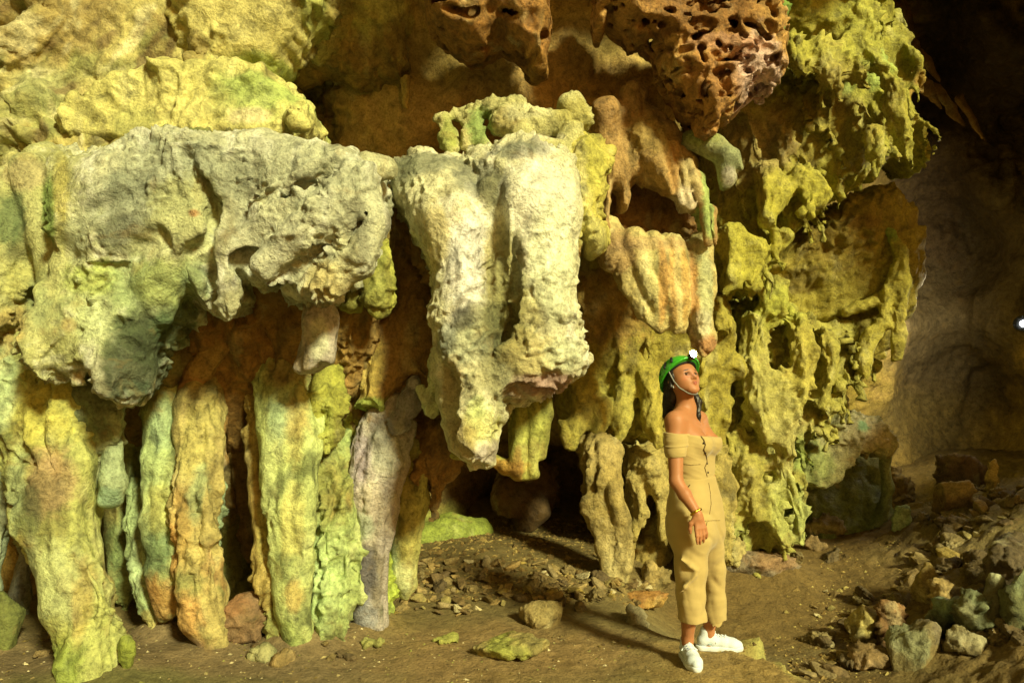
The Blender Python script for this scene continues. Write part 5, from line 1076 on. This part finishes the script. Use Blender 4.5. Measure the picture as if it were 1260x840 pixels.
for u0 in (-.045, 0, .045): shl += CM([(H(u0, .06, .145), .008), (H(u0, -.05, .165), .009), (H(u0, -.12, .12), .007)], .004, neg=True)
helm, _, _ = sculpt('helmet', shl, .0032, GREEN)
ring = []
for i in range(33):
    t = 2 * math.pi * i / 32; u, v = .110 * math.sin(t), .124 * math.cos(t) - .012; ring.append((H(u, v, .040 + .42 * v + .004), .0065))
sculpt('helmet_rim', CM(ring, .002), .0028, GREEN, parent=helm)
for a3 in (-1.9, -1.45, -1.0, 1.0, 1.45, 1.9):
    sculpt('vent', CM([(H(.104 * math.sin(a3), .118 * math.cos(a3) - .012, .075 + .30 * .118 * math.cos(a3)), .008), (H(.085 * math.sin(a3), .10 * math.cos(a3) - .012, .108 + .2 * .118 * math.cos(a3)), .007)], .002), .003, LINER, parent=helm)
sculpt('liner', FIELD(cam_plane(shell(.102, .034)), *rim), .0035, LINER, parent=helm)
band = [(H(.098 * math.sin(t), .116 * math.cos(t) - .012, .066 + .42 * (.116 * math.cos(t) - .012)), .0105) for t in np.linspace(-2.6, 2.6, 24)]
for s in (-1, 1):
    sculpt('chin_strap', CM([(H(s * .096, .02, .045), .004), (H(s * .084, .022, -.01), .0038), (H(s * .066, .03, -.055), .0038), (H(s * .03, .05, -.098), .0038), (H(0, .056, -.106), .004)], .002), .0028, STRAP, parent=helm)
lampc = H(.0, .136, .098)
lam, _, _ = sculpt('headlamp', CM([(H(0, .118, .094), .020), (H(0, .132, .097), .022)], .006) + FIELD(cam_plane(lambda u, v, w_: -(v - .138)), *rim, .002, True), .003, HOUS, parent=helm)
HL = plain('headlamp_lens', 'FFFFFF', emit=('F6F4FF', 90.))
sculpt('headlamp_lens', CM([(H(0, .136, .100), .020)], .002), .0025, HL, parent=lam)
spot_light('headlamp_beam', H(0, .165, .10), hf + V3(0, 0, .25), 30, (1., .97, .92), size=.02, angle=100)
# jumpsuit
KHAKI, ntk, Nk, Lk, bk = M('khaki_cloth')
gk = Nk.new('ShaderNodeNewGeometry'); nk = Nk.new('ShaderNodeTexNoise'); nk.inputs['Scale'].default_value = 7; nk.inputs['Detail'].default_value = 4; Lk.new(gk.outputs['Position'], nk.inputs['Vector'])
rk = Nk.new('ShaderNodeValToRGB'); rk.color_ramp.elements[0].color = tuple(lin('A4905A')) + (1,); rk.color_ramp.elements[1].color = tuple(lin('C0AC74')) + (1,); Lk.new(nk.outputs[0], rk.inputs[0]); Lk.new(rk.outputs[0], bk.inputs['Base Color'])
wk = Nk.new('ShaderNodeTexNoise'); wk.inputs['Scale'].default_value = 420; Lk.new(gk.outputs['Position'], wk.inputs['Vector']); bu = Nk.new('ShaderNodeBump'); bu.inputs['Strength'].default_value = .25; bu.inputs['Distance'].default_value = .002; Lk.new(wk.outputs[0], bu.inputs['Height']); Lk.new(bu.outputs[0], bk.inputs['Normal'])
bk.inputs['Roughness'].default_value = .85; bk.inputs['Specular IOR Level'].default_value = .2; bk.inputs['Sheen Weight'].default_value = .2
def zf(py, D=D0): return CH + (HZ - py) / F * D
big = (W(760, 380, 3.6), W(960, 380, 4.6)); blo = np.array((0.4, 3.4, -.1)); bhi = np.array((1.8, 4.8, 1.8))
def below(z0, sx=0., x0=1.0, sy_=0.): return FIELD(lambda X, Y, Z: (Z - (z0 + sx * (X - x0))) + 0 * X + 0 * Y, blo, bhi, .004, True)   # removes what lies below
def above(z0, sx=0., x0=1.0): return FIELD(lambda X, Y, Z: ((z0 + sx * (X - x0)) - Z) + 0 * X + 0 * Y, blo, bhi, .004, True)
def folds(P, N):
    Q1 = np.stack([P[:, 0] * 9 + P[:, 2] * 13, P[:, 1] * 9, P[:, 2] * 16 - P[:, 0] * 6], 1)
    return .0035 * ridged(Q1 * .7, 2) + .003 * fbm(P * 9, 2)
top = torso(.010) + CM([(T(852, 545, .072, -.068), .064), (T(852, 545, .072, .068), .064)], .02)
top += CM([(T(849, 534, .0, -.10), .078), (T(849, 534, .0, .10), .078)], .03) + above(zf(533.5), -.10, 1.0) + below(zf(590))
tp, TV, TQ = sculpt('jumpsuit_top', top, .0042, KHAKI, lambda P, N: .4 * folds(P, N) + .0028 * ridged(np.stack([P[:, 0] * 3, P[:, 1] * 3, P[:, 2] * 26 + P[:, 0] * 8], 1), 2))
a_, b2_ = SHR * .82 + ELR * .18, SHR * .48 + ELR * .52
slv = CM([(a_, .064), (b2_, .060)], .01) + CM([(a_ * .5 + b2_ * .5, .066)], .006) + CM([(T(848, 538, .02, .10), .066)], .03) + above(zf(532, 3.97), -.05, .88) + below(zf(562, 3.97), .05, .88)
slv += FIELD(lambda X, Y, Z: np.abs(Z - zf(548, 3.97)) - .0025 + 0 * X + 0 * Y, blo, bhi, .003, True)[:0]
sl_, _, _ = sculpt('sleeve', slv, .0040, KHAKI, lambda P, N: .003 * ridged(np.stack([P[:, 0] * 4, P[:, 1] * 4, P[:, 2] * 30], 1), 2) - .006 * sstep(.006, .0, np.abs(P[:, 2] - zf(548, 3.97) - .06 * (P[:, 0] - .88))))
slv2 = CM([(SHL * .82 + ELL * .18, .062), (SHL * .5 + ELL * .5, .058)], .01) + above(zf(532, 4.2)) + below(zf(562, 4.2)); sculpt('sleeve', slv2, .005, KHAKI)
tr = []
for py, px, b, r in [(655,858,.080,.114),(640,857,.082,.112),(622,856,.076,.105),(604,855,.062,.096),(590,854,.054,.092),(583,854,.054,.090)]:
    tr += CM([(T(px, py, -.005, -b), r), (T(px, py, -.005, b), r)], .05)
LR = [(W(850, 655, 4.03), .112), (W(849, 700, 4.02), .086), (W(851, 735, 4.03), .080), (W(853, 785, 4.06), .086)]
LL = [(W(870, 655, 4.18), .098), (W(878, 700, 4.25), .074), (W(880, 735, 4.28), .068), (W(880, 785, 4.33), .068)]
tr += CM(LR, .035) + CM(LL, .02) + [o for o in torso(.014) if o.hi[2] < 1.1]
tr += CM([(T(857, 655, 0, .080), .092), (KR, .069), (KR * .5 + AR * .5, .064)], .03) + CM([(T(860, 655, 0, -.085), .090), (KL, .069), (KL * .5 + AL * .5, .062)], .02)
tr += CM([(W(838, 688, 3.94), .008), (W(848, 696, 3.92), .012), (W(858, 702, 3.92), .007)], .025) + CM([(W(856, 708, 3.92), .008), (W(842, 722, 3.93), .011), (W(836, 730, 3.95), .007)], .025)
tr += CM([(W(845, 704, 3.84), .012), (W(836, 700, 3.87), .014)], .02, neg=True)
tr += CM([(W(862, 600 + 5, 3.98), .004), (W(864, 640, 3.96), .004)], .006)
def legcut(ax, z0, R): return FIELD(lambda X, Y, Z: np.maximum(Z - z0 + 0 * X + 0 * Y, np.sqrt((X - ax[0]) ** 2 + (Y - ax[1]) ** 2) - R + 0 * Z), blo, bhi, .003, True)
tr += legcut(LR[-1][0], zf(768, 3.98), .13) + legcut(LL[-1][0] + V3(.0, .02, 0), zf(763, 4.28), .105) + above(zf(585))
tr += CM([(LR[-1][0], .070), (W(853, 758, 4.04), .056)], .004, neg=True) + CM([(LL[-1][0], .054), (W(880, 756, 4.31), .044)], .004, neg=True)
trw, RV, RQ = sculpt('trousers', tr, .0055, KHAKI, lambda P, N: folds(P, N) * .6 + .006 * sstep(.3, 1., ridged(np.stack([P[:, 0] * 5 + P[:, 2] * 4, P[:, 1] * 5, P[:, 2] * 5], 1) + 8, 1)) + .007 * ridged(np.stack([P[:, 0] * 7, P[:, 1] * 7, P[:, 2] * 2.0], 1) + 3, 2) * sstep(.75, .5, P[:, 2]))
sculpt('waistband', [q for q in CM([(T(854, 588, -.005, -.054), .0955), (T(854, 588, -.005, .054), .0955)], .02)] + above(zf(584)) + below(zf(592)), .0042, KHAKI, parent=trw)
# things that lie on the cloth: found by following the sight line to the surface
bt = BVHTree.FromPolygons([Vector(v) for v in TV], [tuple(q) for q in TQ]); br = BVHTree.FromPolygons([Vector(v) for v in RV], [tuple(q) for q in RQ])
def onto(tree, px, py, off=.001):
    d = Vector(W(px, py, 1.0)) - Vector((0, 0, CH)); d.normalize(); h_ = tree.ray_cast(Vector((0, 0, CH)), d)
    if h_[0] is None: return None
    return np.array(h_[0] - d * off)
SEAM = plain('dark_seam', '5E4A26', rough=.9); BTN = plain('brown_button', '2E2014', rough=.35)
def trace(name, tree, pts, r, mat, parent):
    P = []
    for (x0, y0), (x1, y1) in zip(pts[:-1], pts[1:]):
        for t in np.linspace(0, 1, 6):
            p = onto(tree, x0 + (x1 - x0) * t, y0 + (y1 - y0) * t)
            if p is not None: P.append((p, r))
    if len(P) > 1: return sculpt(name, CM(P, .001), .0022, mat, parent=parent)[0]
trace('button_placket', bt, [(862,536),(866,541),(868,547),(866,553),(869,560),(870,568),(867,575),(870,586)], .0032, SEAM, tp)
for x, y in ((866, 545), (868, 557), (870, 570), (871, 581)):
    p = onto(bt, x, y, .002)
    if p is not None: sculpt('button', CM([(p, .0062)]), .0022, BTN, parent=tp)
trace('seam', bt, [(838,570),(850,572),(862,571)], .0016, SEAM, tp)
trace('fly_seam', br, [(872,594),(874,606),(875,620),(873,632)], .0022, SEAM, trw)
trace('pocket_edge', br, [(842,594),(846,600),(849,596)], .0028, SEAM, trw)
trace('hip_seam', br, [(848,640),(862,641),(878,640),(886,640)], .0018, SEAM, trw)
trace('crotch_seam', br, [(870,642),(867,655),(865,668)], .0022, SEAM, trw)
# jewellery
GOLD = plain('gold', 'E0B23A', rough=.25, metal=1.)
def ringaround(name, c, axis, R, r, mat, n=14, lumpy=False, parent=None):
    axis = axis / np.linalg.norm(axis); u = np.cross(axis, V3(0, 0, 1)); u /= np.linalg.norm(u); v = np.cross(axis, u)
    P = [(c + R * (u * math.cos(2 * math.pi * i / n) + v * math.sin(2 * math.pi * i / n)), r * (1.35 if lumpy and i % 2 else 1)) for i in range(n + 1)]
    return sculpt(name, CM(P, .001), .002, mat, parent=parent)[0]
ar = WRR - ELR; ringaround('bracelet', WRR - ar / np.linalg.norm(ar) * .012, ar, .027, .0055, GOLD, 16, True)
ringaround('choker', T(844, 500, .004) , V3(-.05, -.25, 1), .0525, .0022, plain('bronze_choker', '6E4E22', rough=.4, metal=.6), 24)
eo = sculpt('earring', CM([(H(.082, .004, -.030), .003), (H(.082, .004, -.042), .004)], .001), .0018, plain('silver_earring', 'E8E8E8', rough=.2, metal=.8))
# sneakers
WHITE = plain('white_knit', 'D4E0EC', rough=.75, bump=.3, bscale=350); SOLE = plain('white_sole', 'DDE4EA', rough=.5); BLUE = plain('blue_trim', '2C3E8C', rough=.6); PALE = plain('pale_blue_knit', 'A9C6D0', rough=.8, bump=.3, bscale=350)
def sneaker(ank, d, gz0):
    d = d / np.linalg.norm(d); s = np.cross(V3(0, 0, 1), d)
    o = V3(ank[0], ank[1], gz0) - d * .035
    def G(a, b, c): return o + a * d + b * s + V3(0, 0, c)
    up = CM([(G(.0, 0, .055), .034), (G(.06, 0, .058), .037), (G(.12, 0, .048), .038), (G(.17, .0, .040), .034), (G(.205, 0, .036), .026)], .02)
    up += CM([(G(.17, -.015, .036), .028), (G(.17, .015, .036), .028)], .02) + CM([(G(.01, 0, .07), .036), (G(.02, 0, .11), .036)], .015) + CM([(G(.06, 0, .09), .018), (G(.045, 0, .125), .017)], .01)
    up += below(gz0 + .026)
    up += CM([(ank + V3(0, 0, .0), .030), (ank + V3(0, 0, .08), .032)], .003, neg=True)
    u, UV, UQ = sculpt('sneaker', up, .0034, WHITE)
    so_ = CM([(G(-.004, 0, .018), .040), (G(.06, 0, .018), .038), (G(.12, 0, .018), .042), (G(.165, 0, .018), .043), (G(.205, 0, .020), .030)], .02)
    so_ += above(gz0 + .031) + below(gz0 + .002)
    sculpt('sole', so_, .0034, SOLE, parent=u)
    t = BVHTree.FromPolygons([Vector(v) for v in UV], [tuple(q) for q in UQ])
    def drop(a, b):
        h_ = t.ray_cast(Vector(G(a, b, .3)), Vector((0, 0, -1))); return np.array(h_[0]) if h_[0] is not None else G(a, b, .08)
    for i, a in enumerate((.065, .085, .105, .125)):
        sculpt('lace', CM([(drop(a, -.024), .0035), (drop(a + .006, 0) + V3(0, 0, .002), .0038), (drop(a, .024), .0035)], .002), .0024, SOLE, parent=u)
        if i < 3: sculpt('lace_loop', CM([(drop(a + .01, -.018), .0032), (drop(a + .01, .018), .0032)], .002), .0024, BLUE, parent=u)
    p = drop(.06, 0)
    for sg in (-1, 1): sculpt('bow', CM([(p, .003), (p + s * sg * .025 + V3(0, 0, .012), .003), (p + s * sg * .045 + d * .012 - V3(0, 0, .004), .003), (p + s * sg * .022 + d * .012, .003), (p, .003)], .001), .0022, SOLE, parent=u)
    sculpt('stripe', CM([(G(.03, .036, .045), .0045), (G(.07, .037, .060), .0045)], .002) + CM([(G(.03, -.036, .045), .0045), (G(.07, -.037, .060), .0045)], .002), .003, PALE, parent=u)
sneaker(AR, V3(.04, -1, 0), ground_z(AR[0], AR[1] - .08))
sneaker(AL, V3(1, -.12, 0), ground_z(AL[0] + .08, AL[1]))
print('all tris', TRI[0])
